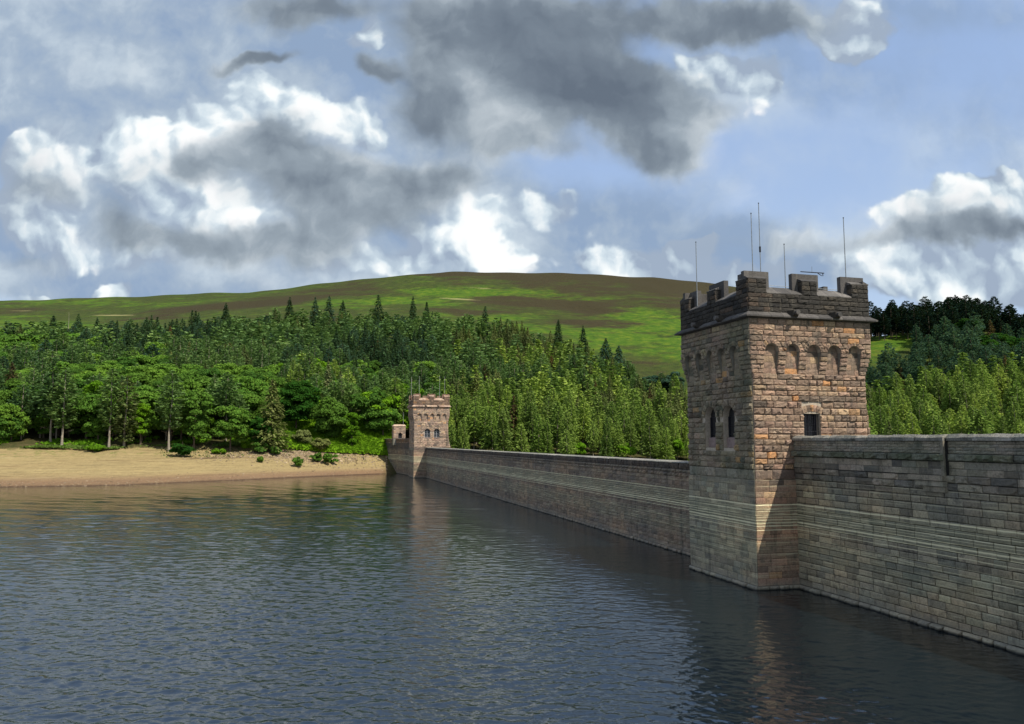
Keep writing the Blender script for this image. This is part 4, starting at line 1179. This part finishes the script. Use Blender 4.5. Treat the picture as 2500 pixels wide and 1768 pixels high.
def broadleaf(seed, h, rad, lobes, leaves, base=.2, size=.26, flat=1.0):
    r = np.random.default_rng(seed); Cs, As, Bs = [], [], []
    zc = h * (base + 1) / 2; hz = h * (1 - base) / 2
    for i in range(lobes):
        d = rand_unit(1, r)[0]; k = r.uniform(.35, .86)
        c = np.array([d[0] * rad * k, d[1] * rad * k, zc + d[2] * hz * k * .95]); lr = rad * r.uniform(.22, .42) * (1.05 - .3 * k)
        n = int(leaves / lobes)
        dd = rand_unit(n, r); dd[:, 2] = np.where(dd[:, 2] < -.3, -dd[:, 2] * .5, dd[:, 2]); dd /= np.linalg.norm(dd, axis=1, keepdims=True)
        C = c + dd * lr * r.uniform(.72, 1.1, n)[:, None] * np.array([1, 1, .72])
        nm = dd * .7 + np.array([0, 0, .45]) + rand_unit(n, r) * .75
        nm /= np.linalg.norm(nm, axis=1, keepdims=True)
        t = np.cross(nm, rand_unit(n, r)); t /= np.linalg.norm(t, axis=1, keepdims=True) + 1e-6; b = np.cross(nm, t)
        sz = size * r.uniform(.55, 1.35, n)[:, None]
        Cs.append(C); As.append(t * sz); Bs.append(b * sz * .7)
    return quads_np(np.concatenate(Cs), np.concatenate(As), np.concatenate(Bs))


def trunk_np(h, r0, r1, seed=0, lean=0.0, top=1.0, limbs=0, lrad=3.0, l0=.3):
    r = np.random.default_rng(seed); V, F = [], []
    def tube(pts, rads, n=7):
        b = len(V)
        for (p, rr) in zip(pts, rads):
            for i in range(n):
                t = 6.2832 * i / n; V.append((p[0] + math.cos(t) * rr, p[1] + math.sin(t) * rr, p[2]))
        for j in range(len(pts) - 1):
            for i in range(n): F.append((b + j * n + i, b + j * n + (i + 1) % n, b + (j + 1) * n + (i + 1) % n, b + (j + 1) * n + i))
    k = 7; bend = r.uniform(-.25, .25, 2)
    pts = [(lean * (i / k) * h + bend[0] * math.sin(i * 1.1), bend[1] * math.sin(i * .9), -.6 + (h * top + .6) * i / k) for i in range(k + 1)]
    tube(pts, [r0 + (r1 - r0) * (i / k) ** .8 + (.25 * r0 if i == 0 else 0) for i in range(k + 1)])
    for i in range(limbs):
        f = r.uniform(l0, .9); a = r.uniform(0, 6.28); L = lrad * r.uniform(.5, 1) * (1.1 - f * .6)
        p0 = (lean * f * h, 0, f * h); p1 = (p0[0] + math.cos(a) * L * .5, math.sin(a) * L * .5, p0[2] + L * .12); p2 = (p0[0] + math.cos(a) * L, math.sin(a) * L, p0[2] + L * .28)
        tube([p0, p1, p2], [r0 * .28, r0 * .17, .03], 4)
    return np.array(V), np.array(F)


# prototypes for the wood (one mesh per tree, leaves and stem as two materials)
def proto(crown, trunk, lm, bark):
    V1, F1 = crown; V2, F2 = trunk
    V = np.concatenate([V1, V2]); F = np.concatenate([F1, F2 + len(V1)])
    return mesh_np('tree', V, F, [LM[lm], M[bark]], np.concatenate([np.zeros(len(F1)), np.ones(len(F2))]))


PR = {}
PR['spruce'] = [(conifer(10 + i, 18, 3.6 + .4 * i, 34, 9, 17, start=.06, droop=.32, power=.85, size=.28), trunk_np(18, .26, .04, i)) for i in range(4)]
PR['pine'] = [(conifer(20 + i, 18, 3.5 + .4 * i, 22, 7, 24, start=.28, droop=-.10, size=.29, shape='egg', flat=1.0), trunk_np(18, .24, .06, i, limbs=14, lrad=2.6)) for i in range(4)]
PR['larch'] = [(conifer(30 + i, 17, 3.0 + .35 * i, 32, 8, 19, start=.18, droop=.02 + .05 * i, power=.62, size=.24, shape='cone' if i != 3 else 'egg', flat=1.0), trunk_np(17, .2, .04, i, limbs=8, lrad=2)) for i in range(4)]
PR['broad'] = [(broadleaf(40 + i, 14, 5.0 + .5 * i, 46, 8500, base=.08, size=.25), trunk_np(14, .35, .1, i, top=.75, limbs=8, lrad=4)) for i in range(4)]
KMAT = {'spruce': ('spruce', 'bark'), 'pine': ('pine', 'palebark'), 'larch': ('larch', 'palebark'), 'broad': ('broad', 'bark'), 'teal': ('teal', 'bark'), 'knoll': ('knoll', 'bark'), 'bright': ('bright', 'bark'), 'dry': ('dry', 'bark'), 'darkleaf': ('darkleaf', 'bark'), 'olive': ('olive', 'bark'), 'cream': ('cream', 'bark')}
SHAPE = {'spruce': 'spruce', 'pine': 'pine', 'larch': 'larch', 'broad': 'broad', 'teal': 'pine', 'knoll': 'pine', 'bright': 'broad', 'dry': 'spruce', 'darkleaf': 'broad', 'olive': 'spruce', 'cream': 'spruce'}
SH = {'spruce': 18, 'pine': 18, 'larch': 17, 'broad': 14}
_pm = {}


def proto_mesh(kind, i):
    if (kind, i) not in _pm:
        c, t = PR[SHAPE[kind]][i]; _pm[(kind, i)] = proto(c, t, *KMAT[kind])
    return _pm[(kind, i)]


# ---- trees that stand out, each a thing with trunk and crown
def hero(u, v, h, name, label, crown, lm, trunk, bark, cat='tree', dz=0.0, group=None):
    z = float(ground(u, v)[0][0]) + dz
    x, y = to_world(u, v)
    root = link(name, None); root.location = (x, y, z); tag(root, label, cat, group)
    root.rotation_euler.z = random.uniform(0, 6.28)
    link('trunk', mesh_np('trunk', *trunk, [M[bark]]), root)
    link('crown', mesh_np('crown', *crown, [LM[lm]]), root)
    return root


def lean_crown(cr, k):
    V, F = cr; V = V.copy(); V[:, 0] += V[:, 2] * k
    return V, F


def shore_pine(seed, u, v, h, rad, label, start=.34, lean=0.0, mat='pine', per=7, wh=26, droop=.02, name='pine_tree'):
    return hero(u, v, h, name, label, lean_crown(conifer(seed, h, rad, wh, per, 26, start=start, droop=droop, size=.33, shape='egg', flat=.5), lean), mat,
                trunk_np(h, .34, .08, seed, lean=lean, top=.96, limbs=26, lrad=rad * .8, l0=.15), 'palebark')


shore_pine(101, -127.3, 216, 22.5, 4.0, 'tall pine with bare grey trunk, leftmost of the bare trunks on the shore edge', lean=.02)
shore_pine(102, -122.5, 213, 22.3, 4.2, 'leaning pine beside the leftmost bare trunk pine on the shore edge', start=.25, lean=.03)
shore_pine(103, -110.2, 214, 22.8, 3.6, 'slim pine with long straight pale trunk right of the round shrub on the sand', lean=.0, start=.30)
shore_pine(104, -107.0, 216, 20.5, 4.2, 'conifer with many flat layered branch tiers right of the slim straight pine', start=.10, mat='olive', per=7, wh=24, droop=.06, name='layered_conifer')
shore_pine(105, -95.0, 217, 22.8, 4.0, 'lone pine with a bare trunk on the shore edge, right of the layered conifer', start=.28)
shore_pine(106, -86.5, 236, 22, 4.6, 'broad pine with a pale upper stem behind the shoreline broadleaf trees', start=.4)


def bush(seed, u, v, h, rad, label, lm='broad', name='broadleaf_tree', lobes=40, n=9000, base=.06, size=.30, cat='tree', dz=0, tr=.3):
    return hero(u, v, h, name, label, broadleaf(seed, h, rad, int(lobes * 1.3), int(n * 1.5), base=base, size=size * .8), lm, trunk_np(h, tr, .08, seed, top=.7, limbs=6, lrad=rad * .6), 'bark', cat, dz)


bush(201, -145, 226, 17, 7.5, 'wide green broadleaf tree at the far left end of the shore', base=.0)
bush(202, -133, 222, 15, 5.5, 'dense green broadleaf tree left of the leftmost bare pine trunks', lm='broad', base=.0)
bush(203, -119, 226, 19, 6.5, 'tall bright broadleaf tree between the leaning pine and the slim straight pine', lm='bright', base=.05)
bush(204, -116, 219, 9, 3.6, 'low hanging broadleaf tree above the round shrub on the sand', lm='broad')
bush(205, -104.2, 219, 14, 2.7, 'narrow yellow green tree draped down to the sand beside the layered conifer', lm='bright', lobes=34)
bush(206, -100, 229, 20, 6.2, 'broadleaf tree behind the lone bare trunk pine', lm='broad', base=.02)
bush(207, -91, 224, 20, 5.6, 'glossy green broadleaf tree right of the lone bare trunk pine', lm='broad', base=.02)
bush(208, -82, 228, 15, 6.2, 'drooping bright green broadleaf tree at the middle of the left shore', lm='broad', base=.0)
bush(209, -75, 231, 12, 4.4, 'shaggy dark broadleaf beside the olive conifer', lm='darkleaf', base=.04)
hero(-71.5, 232, 21.5, 'olive_conifer', 'large olive drab conifer with feathery hanging branches by the bracken bank', conifer(301, 21.5, 6.2, 36, 10, 26, start=.08, droop=.30, power=.8, size=.33), 'olive', trunk_np(21.5, .4, .05, 3), 'bark')
bush(210, -69, 250, 20, 7.0, 'big round dark green broadleaf tree, darkest crown left of the far tower', lm='darkleaf', lobes=60, n=14000, base=.08)
bush(211, -57.3, 249, 14.5, 7.0, 'mid green round broadleaf tree in front of the pale conifer', lm='broad', lobes=50, n=12000, base=.04)
bush(212, -50.6, 247, 13.8, 3.0, 'narrow yellow green ivy covered tree tapering above the bracken', lm='bright', lobes=36, n=7000, base=.02)
bush(213, -42.5, 257, 11.5, 5.9, 'round fresh green broadleaf tree just left of the stone hut', lm='broad', lobes=50, n=11000, base=.04)
bush(214, -64.8, 243, 5.0, 3.6, 'yellowish bushy tree on the bracken bank, left of a pair', lm='olive', lobes=26, n=5000, base=.04, tr=.15)
bush(215, -58.6, 240, 5.0, 2.8, 'olive green bushy tree on the bracken bank, right of a pair', lm='olive', lobes=24, n=4600, base=.04, tr=.15)
hero(-63.5, 268, 21, 'pale_conifer', 'cream green pale conifer standing out in the dark wood', conifer(302, 21, 4.0, 34, 9, 20, start=.1, droop=.25, size=.33), 'cream', trunk_np(21, .3, .05, 5), 'bark')
hero(-59, 267, 18.5, 'pale_conifer', 'second pale whitish green conifer, right of the cream one', conifer(303, 18.5, 3.2, 30, 8, 16, start=.1, droop=.2, size=.33), 'cream', trunk_np(18.5, .3, .05, 6), 'bark')
hero(-262, 455, 20, 'dead_conifer', 'rusty dying conifer with a bare pole top at the upper left edge of the wood', conifer(304, 13, 4.5, 20, 7, 12, start=.1, droop=.3, size=.4), 'dry', trunk_np(24, .25, .06, 7), 'palebark')
for i, (u, v, h, rad, lab, lm) in enumerate(((-281, 472, 21, 5.5, 'dark broad spruce leftmost of the clump at the upper edge of the wood', 'spruce'), (-268, 476, 22, 4.5, 'pointed dark spruce on the upper left skyline of the wood', 'spruce'), (-253, 470, 20, 4.2, 'dark spruce just right of the bare pole top', 'spruce'),
        (-186, 500, 22, 4.5, 'dark spruce peaking over the left half of the wood', 'spruce'), (-146, 505, 24, 4.5, 'spiky dark spruce above the wood against the moor', 'spruce'), (-128, 500, 24, 5.2, 'light tipped conifer left of the pair peaking above the wood', 'teal'), (-119, 500, 26, 5.6, 'pale tipped tall conifer peaking above the wood', 'teal'), (-110, 500, 23, 4.8, 'dark pointed spruce right of the pale tipped conifer', 'spruce'),
        (-87, 500, 28, 6.2, 'tallest broad dark spruce above the wood left of the far tower', 'spruce'), (-65, 505, 27, 4.0, 'narrow tall dark spruce spire above the far tower', 'spruce'), (-56, 505, 24, 3.4, 'very thin dark spruce spire right of the narrow tall one', 'spruce'),
        (40.5, 440, 24, 4.6, 'isolated dark blue spruce standing up in front of the green moor', 'spruce'), (27.5, 458, 24, 4.2, 'dark spruce left of the isolated blue one', 'spruce'), (52, 428, 20, 6.0, 'wide blue green conifer below the isolated spruce', 'teal'), (58, 420, 18, 5.5, 'blue green pine at the lower edge of the open moor', 'teal'))):
    hero(u, v, h, 'spruce_tree', lab, conifer(400 + i, h, rad * 1.35, 36, 10, 20, start=.05, droop=.34, power=.85, size=.38), lm, trunk_np(h, .3, .04, i), 'bark')
for i, (u, v, h, rad, lab) in enumerate(((70, 372, 15, 6.5, 'dark round pine by the moor edge, left of the near tower'), (76, 366, 16, 6.0, 'dark round pine touching the near tower silhouette'), (66, 378, 12, 4.5, 'small blue green pine leftmost of the dark group beside the near tower'))):
    hero(u, v, h, 'round_pine', lab, broadleaf(450 + i, h, rad, 40, 7000, base=.05, size=.36), 'teal', trunk_np(h, .3, .06, i), 'bark')
for i, (u, v, h, rad, lab) in enumerate(((37, 257, 6, 3.8, 'yellow green willow bush behind the dam crest, left of two'), (54.5, 258, 8, 5.0, 'bright yellow green willow bush against the near tower'), (47, 256, 6, 4.2, 'fresh green bush behind the crest near the tower'), (-8, 262, 7, 2.6, 'small blue green young conifer behind the crest'), (21, 258, 5, 3.6, 'low leafy shrub behind the middle of the crest'))):
    bush(470 + i, u, v, h, rad, lab, lm='bright' if i != 3 else 'teal', name='willow_bush' if i != 3 else 'young_conifer', cat='bush' if i != 3 else 'tree', lobes=22, n=4500, base=.02, dz=.4, tr=.12)
# shrubs out on the sand
for i, (u, v, h, rad, lab, lm) in enumerate(((-112.3, 211, 2.3, 2.2, 'round bright green shrub alone on the sand below the pines', 'bright'), (-138, 210, 2.2, 1.8, 'green shrub at the left border on the sand', 'bright'), (-89.8, 213.5, 4.2, 3.4, 'dark hanging shrub at the top of the sand', 'darkleaf'), (-73.5, 229, 3.6, 3.2, 'bright green scrub at the right end of the sand', 'broad'),
        (-69.5, 229, 2.4, 2.2, 'small green shrub right of the bright scrub', 'broad'), (-60.5, 222, 3.0, 1.5, 'narrow green shrub growing among the stones', 'broad'), (-57.5, 231, 2.6, 1.8, 'low green shrub below the bracken', 'broad'), (-53.8, 231, 3.6, 2.4, 'leafy shrub at the foot of the bracken bank', 'broad'), (-70.5, 220, 1.6, 1.2, 'tiny green tuft on the stony sand', 'broad'), (-84, 224, 1.6, 2.0, 'low grassy tuft under the broadleaf trees', 'bright'))):
    h_ = hero(u, v, h, 'shrub', lab, broadleaf(500 + i, h, rad, 16, 2200, base=-.05, size=.22), lm, trunk_np(h, .08, .03, i), 'bark', 'shrub')

# ---- the wood
EDGE_T = [-1.6, -.658, -.5, -.342, -.16, -.08, 0, .05, .105, .15, .19, .31, .45, .53, .605, .67, 1.6]
EDGE_V = [455, 478, 468, 498, 506, 510, 488, 462, 428, 400, 372, 358, 442, 444, 446, 440, 420]


def wood():
    r = np.random.default_rng(99)
    pts = []
    v = 214.0
    while v < 520:
        sp = 6.0 + (v - 214) * .006
        u0, u1 = -.80 * v, .80 * v
        for u in np.arange(u0, u1, sp):
            pts.append((u + r.uniform(-.6, .6) * sp, v + r.uniform(-.6, .6) * sp))
        v += sp * .9
    P = np.array(pts); U, V = P[:, 0], P[:, 1]; T = U / V
    Z, vk = ground(U, V)
    start = vk[2] + 3.0
    start = np.where((T > -.33) & (T < -.155), 258, start)       # bracken bank left open
    start = np.where(T > -.10, np.where(T > .4, 236, 250), start)
    ok = (V > start) & (V < np.interp(T, EDGE_T, EDGE_V) + 45 * (T > .425))
    ok &= ~((T > .43) & (T < .52) & (V > 350) & (V < 408))        # open green patch right of the near tower
    ok &= ~((T > -.155) & (T < -.10) & (V < 262))
    patchv = (T > .43) & (V > 408)
    U, V, T, Z, patchv = U[ok], V[ok], T[ok], Z[ok], patchv[ok]
    Z = Z - .3
    n = len(U); rel = (V - 214) / 290
    noise = np.sin(U / 23.0 + 1) + np.sin(V / 31.0 + U / 57.0) + .6 * np.sin(U / 9 - V / 13)
    items = []
    for i in range(n):
        t, v, k = T[i], V[i], noise[i] + r.normal(0, .6)
        e = (Z[i] + 15 - 10) / v                                    # where its head shows
        if t < -.10:
            if v < 262: kind = ('broad' if k > -.3 else 'pine') if k < .8 else 'bright'
            elif e < .10 and t < -.3: kind = 'broad' if k > -.8 else 'pine'
            elif e < .11 and -.30 < t < -.1: kind = ('larch' if k > .9 else 'bright' if k > .2 else 'pine' if k > -.5 else 'spruce' if k < -1.5 else 'broad')
            elif t < -.45 and k > -.2 and e < .145: kind = 'broad' if k > .3 else 'pine'
            else: kind = ('olive' if k > 1.9 else 'pine') if k > -.6 else ('spruce' if k < -1.2 else 'teal')
        elif t < .42:
            if e > .125 and t < .06: kind = 'spruce' if k < -.7 else ('olive' if k > 1.2 else 'pine')
            elif e > .085: kind = 'pine' if k < .5 else 'olive' if k < 1.0 else 'larch'
            else: kind = 'larch' if k > -1.0 else 'olive'
            if t > .0 and e < .12 and kind == 'spruce': kind = 'pine'
        else:
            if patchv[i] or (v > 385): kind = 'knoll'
            elif v > 320: kind = 'teal' if k > -1.2 else 'darkleaf'
            else: kind = 'larch' if k > -1.3 else 'olive'
        h = {'spruce': 17, 'pine': 16, 'larch': 16, 'broad': 13.5, 'teal': 15, 'knoll': 17, 'bright': 13, 'dry': 15, 'darkleaf': 13, 'olive': 16, 'cream': 15}[kind] * r.uniform(.72, 1.24)
        if .10 < t < .42 and v > 300: h *= .85
        if kind == 'spruce' and r.random() < .12: h *= 1.2
        if r.random() < .012: kind = 'dry'
        items.append((kind, U[i], V[i], Z[i], h, r.integers(0, 4), r.uniform(0, 6.283), r.uniform(.85, 1.15)))
    info = {'spruce': ('dark green pointed spruce packed among others in the wood on the hillside', 'tree', 'spruces of the hillside wood', 'spruce_tree'),
            'pine': ('grey green pine packed among others in the wood on the hillside', 'tree', 'pines of the hillside wood', 'pine_tree'),
            'larch': ('yellow green soft conifer of the plantation behind the dam', 'tree', 'yellow green conifers behind the dam', 'larch_tree'),
            'broad': ('rounded green broadleaf tree in the lower wood above the left shore', 'tree', 'broadleaf trees of the lower wood', 'broadleaf_tree'),
            'teal': ('blue green conifer in the middle of the wooded slope', 'tree', 'blue green conifers on the slope', 'blue_conifer'),
            'knoll': ('pine with cloud shade painted in, on the knoll right of the near tower', 'tree', 'shade painted pines on the knoll', 'shade_painted_pine'),
            'bright': ('bright fresh green tree glowing among darker ones in the lower wood', 'tree', 'bright green trees in the wood', 'bright_tree'),
            'dry': ('rusty brown dying conifer standing within the green wood', 'tree', 'dying conifers in the wood', 'dying_conifer'),
            'darkleaf': ('dark green leafy tree on the slope right of the near tower', 'tree', 'dark leafy trees right of the near tower', 'dark_leafy_tree'),
            'olive': ('olive green conifer in the plantation behind the dam', 'tree', 'olive conifers behind the dam', 'olive_conifer')}
    # what shows largest first: near trees inside the frame
    by = {}
    for it in items: by.setdefault(it[0], []).append(it)
    rest = []
    for kind, its in by.items():
        def sc(it):
            t = it[1] / it[2]
            return (it[2] if abs(t) < .67 else it[2] + 2000) - (60 if it[2] > np.interp(t, EDGE_T, EDGE_V) - 22 else 0)
        its.sort(key=sc)
        for it in its[:300]:
            _, u, v, z, h, pi_, a, wd = it
            x, y = to_world(u, v); s = h / SH[SHAPE[kind]]
            o = link(info[kind][3], proto_mesh(kind, int(pi_)))
            o.location = (x, y, z); o.rotation_euler = (r.normal(0, .02), r.normal(0, .02), a); o.scale = (s * wd, s * wd, s)
            t = u / v; lab, cat, grp, _n = info[kind]
            zone = ('at the far left' if t < -.5 else 'left of centre' if t < -.3 else 'around the far tower' if t < -.05 else 'between the towers' if t < .12 else 'next to the near tower' if t < .4 else 'right of the near tower')
            row = 'lower rows' if v < 300 else 'middle rows' if v < 400 else 'upper rows'
            short = {'spruce': 'dark pointed spruce', 'pine': 'grey green pine', 'larch': 'yellow green soft conifer', 'broad': 'rounded green broadleaf', 'teal': 'blue green conifer', 'knoll': 'shade painted pine', 'bright': 'bright fresh green tree', 'dry': 'rusty dying conifer', 'darkleaf': 'dark leafy tree', 'olive': 'olive green conifer'}[kind]
            tag(o, f'{short} in the {row} of the wood {zone}', cat, f'{short}s, {row}, {zone}')
        rest += its[300:]
    print('wood', {k: len(v) for k, v in by.items()}, 'rest', len(rest))
    # the remainder of the wood as one lighter mass
    if rest:
        LO = {}
        for s_ in ('spruce', 'pine', 'larch', 'broad'):
            LO[s_] = []
            for i in range(3):
                if s_ == 'spruce': LO[s_].append(conifer(700 + i, 18, 3.8, 14, 6, 3, start=.2, droop=.36, size=.68))
                elif s_ == 'pine': LO[s_].append(conifer(710 + i, 18, 4.0, 10, 5, 4, start=.42, droop=-.1, size=.78, shape='egg', flat=.8))
                elif s_ == 'larch': LO[s_].append(conifer(720 + i, 17, 3.6, 12, 5, 4, start=.3, droop=.05, power=.65, size=.68, shape='cone', flat=.9))
                else: LO[s_].append(broadleaf(730 + i, 14, 5.8, 16, 380, base=.3, size=.85))
        kinds = sorted({it[0] for it in rest}); Vs, Fs, Mi, Ti = [], [], [], []; b = 0
        for kind, u, v, z, h, pi_, a, wd in rest:
            Vv, F = LO[SHAPE[kind]][int(pi_) % 3]; s = h / SH[SHAPE[kind]]; x, y = to_world(u, v); c, s2 = math.cos(a), math.sin(a)
            Q = np.stack([(Vv[:, 0] * c - Vv[:, 1] * s2) * s * wd + x, (Vv[:, 0] * s2 + Vv[:, 1] * c) * s * wd + y, Vv[:, 2] * s + z], 1)
            Vs.append(Q); Fs.append(F + b); Mi.append(np.full(len(F), kinds.index(kind))); Ti.append(np.full(len(Q), r.random())); b += len(Q)
        o = link('far_wood', mesh_np('far_wood', np.concatenate(Vs), np.concatenate(Fs), [LM[KMAT[k][0]] for k in kinds], np.concatenate(Mi), attrs={'tint': np.concatenate(Ti)}))
        tag(o, 'densely packed trees filling the middle and back of the wood', kind='stuff')
        print('far wood quads', sum(len(f) for f in Fs))


wood()


# ---- ground cover
def cover():
    r = np.random.default_rng(5)
    def blades(U, V, h0, h1, w, lm, name, label, lift=0.0):
        Z, _ = ground(U, V); n = len(U); X, Y = to_world(U, V)
        h = r.uniform(h0, h1, n)
        C = np.stack([X, Y, Z + h * .35 + lift], 1)
        nm = rand_unit(n, r); nm[:, 2] = np.abs(nm[:, 2]) * .8 + .2; nm /= np.linalg.norm(nm, axis=1, keepdims=True)
        t = np.cross(nm, rand_unit(n, r)); t /= np.linalg.norm(t, axis=1, keepdims=True); b = np.cross(nm, t)
        Vx, F = quads_np(C, t * (h * w)[:, None], b * (h * .5)[:, None])
        o = link(name, mesh_np(name, Vx, F, [LM[lm]])); tag(o, label, kind='stuff')
    # bracken bank left of the far tower
    n = 60000; T = r.uniform(-.345, -.155, n); Vv = r.uniform(0, 1, n) ** .8 * 28 + np.interp(T, [-.342, -.25, -.16], [232, 239, 246])
    U = T * Vv; keep = (np.sin(U / 3.1) + np.sin(Vv / 2.3 + U) + r.normal(0, .7, n)) > -1.1
    blades(U[keep], Vv[keep], .5, 1.4, .45, 'bright', 'bracken', 'bright green bracken and brambles on the bank above the sand', .5)
    n = 9000; T = r.uniform(-.345, -.155, n); Vv = r.uniform(0, 1, n) * 22 + np.interp(T, [-.342, -.25, -.16], [238, 244, 251]); U = T * Vv
    keep = (np.sin(U / 2.7 + 2) + np.sin(Vv / 3.3 - U)) > .5
    blades(U[keep], Vv[keep], .6, 1.4, .5, 'broad', 'scrub', 'darker green scrub patches on the bracken bank', .5)
    # undergrowth along the wood edge
    n = 9000; T = r.uniform(-.70, -.34, n); Vb = np.interp(T, _t, _V[:, 2]); Vv = Vb + r.uniform(1.5, 9, n); U = T * Vv
    keep = np.sin(U / 4.0) + np.sin(U / 1.7 + 1) + r.normal(0, .5, n) > .6
    blades(U[keep], Vv[keep], .3, .9, .5, 'bright', 'undergrowth', 'low grass and bilberry along the top of the sandy bank', .8)
    n = 26000; T = r.uniform(-.70, -.30, n); Vb = np.interp(T, _t, _V[:, 2]); Vv = Vb + r.uniform(-1.5, 3.5, n); U = T * Vv
    keep = np.sin(U / 6.0 + 2) + np.sin(U / 2.3) + r.normal(0, .5, n) > .1
    blades(U[keep], Vv[keep], .2, .55, .4, 'larch', 'verge_grass', 'yellow green grass fringe along the top of the sand', .5)
    # weeds on the sand
    n = 1500; T = r.uniform(-.45, -.155, n); Vb = np.interp(T, _t, _V[:, 2]); Vv = Vb - r.uniform(0, 1, n) ** 1.5 * 13; U = T * Vv
    blades(U, Vv, .15, .5, .4, 'olive', 'weeds', 'sparse weeds on the upper sand')
    # stones strewn on the shore
    n = 5200; T = np.clip(r.normal(-.27, .055, n), -.42, -.16); Vb = np.interp(T, _t, _V[:, 2]); Vv = Vb - 6 - np.abs(r.normal(0, 5.0, n)); U = T * Vv
    n2 = 2200; T2 = r.uniform(-.69, -.16, n2); Vs = np.interp(T2, _t, _V[:, 1]); V2 = Vs + np.abs(r.normal(0, 3.5, n2)); U = np.concatenate([U, T2 * V2]); Vv = np.concatenate([Vv, V2]); n = len(U)
    Z, _ = ground(U, Vv); X, Y = to_world(U, Vv); s = np.exp(r.normal(-2.1, .5, n)); s[5200:] *= .45
    base = np.array([(-1, -1, -.5), (1, -1, -.5), (1, 1, -.5), (-1, 1, -.5), (-.6, -.7, .5), (.7, -.6, .4), (.6, .7, .55), (-.7, .6, .45)]); bf = np.array([(4, 5, 6, 7), (0, 1, 5, 4), (1, 2, 6, 5), (2, 3, 7, 6), (3, 0, 4, 7)])
    a = r.uniform(0, 6.28, n); c_, s_ = np.cos(a), np.sin(a)
    B = base[None] * s[:, None, None] * r.uniform(.7, 1.3, (n, 8, 1))
    Q = np.stack([B[..., 0] * c_[:, None] - B[..., 1] * s_[:, None] + X[:, None], B[..., 0] * s_[:, None] + B[..., 1] * c_[:, None] + Y[:, None], B[..., 2] * .7 + Z[:, None] + .05], -1).reshape(-1, 3)
    F = (bf[None] + (np.arange(n) * 8)[:, None, None]).reshape(-1, 4)
    M['cobble'] = stone_mat('shore stones', [(0, (.17, .12, .07)), (.5, (.28, .21, .13)), (1, (.38, .30, .20))], grain=.3)
    o = link('shore_stones', mesh_np('shore_stones', Q, F, [M['cobble']])); tag(o, 'brown stones strewn over the drawn down shore', kind='stuff')


cover()

# low boundary wall behind the bracken
bw = link('boundary_wall', None); tag(bw, 'low pale stone wall at the back of the bracken bank beside the hut', 'wall')
for k in range(16):
    t0 = -.192 + k * .0029; u = t0 * 262; z = float(ground(u, 262)[0][0]); x, y = to_world(u, 262)
    b = MB(); b.box(-.37, .37, -.2, .2, -.5, 1.5); o = b.build('stone', M['pink'], bw); o.location = (x, y, z + random.uniform(-.03, .05)); o.rotation_euler.z = -HEAD
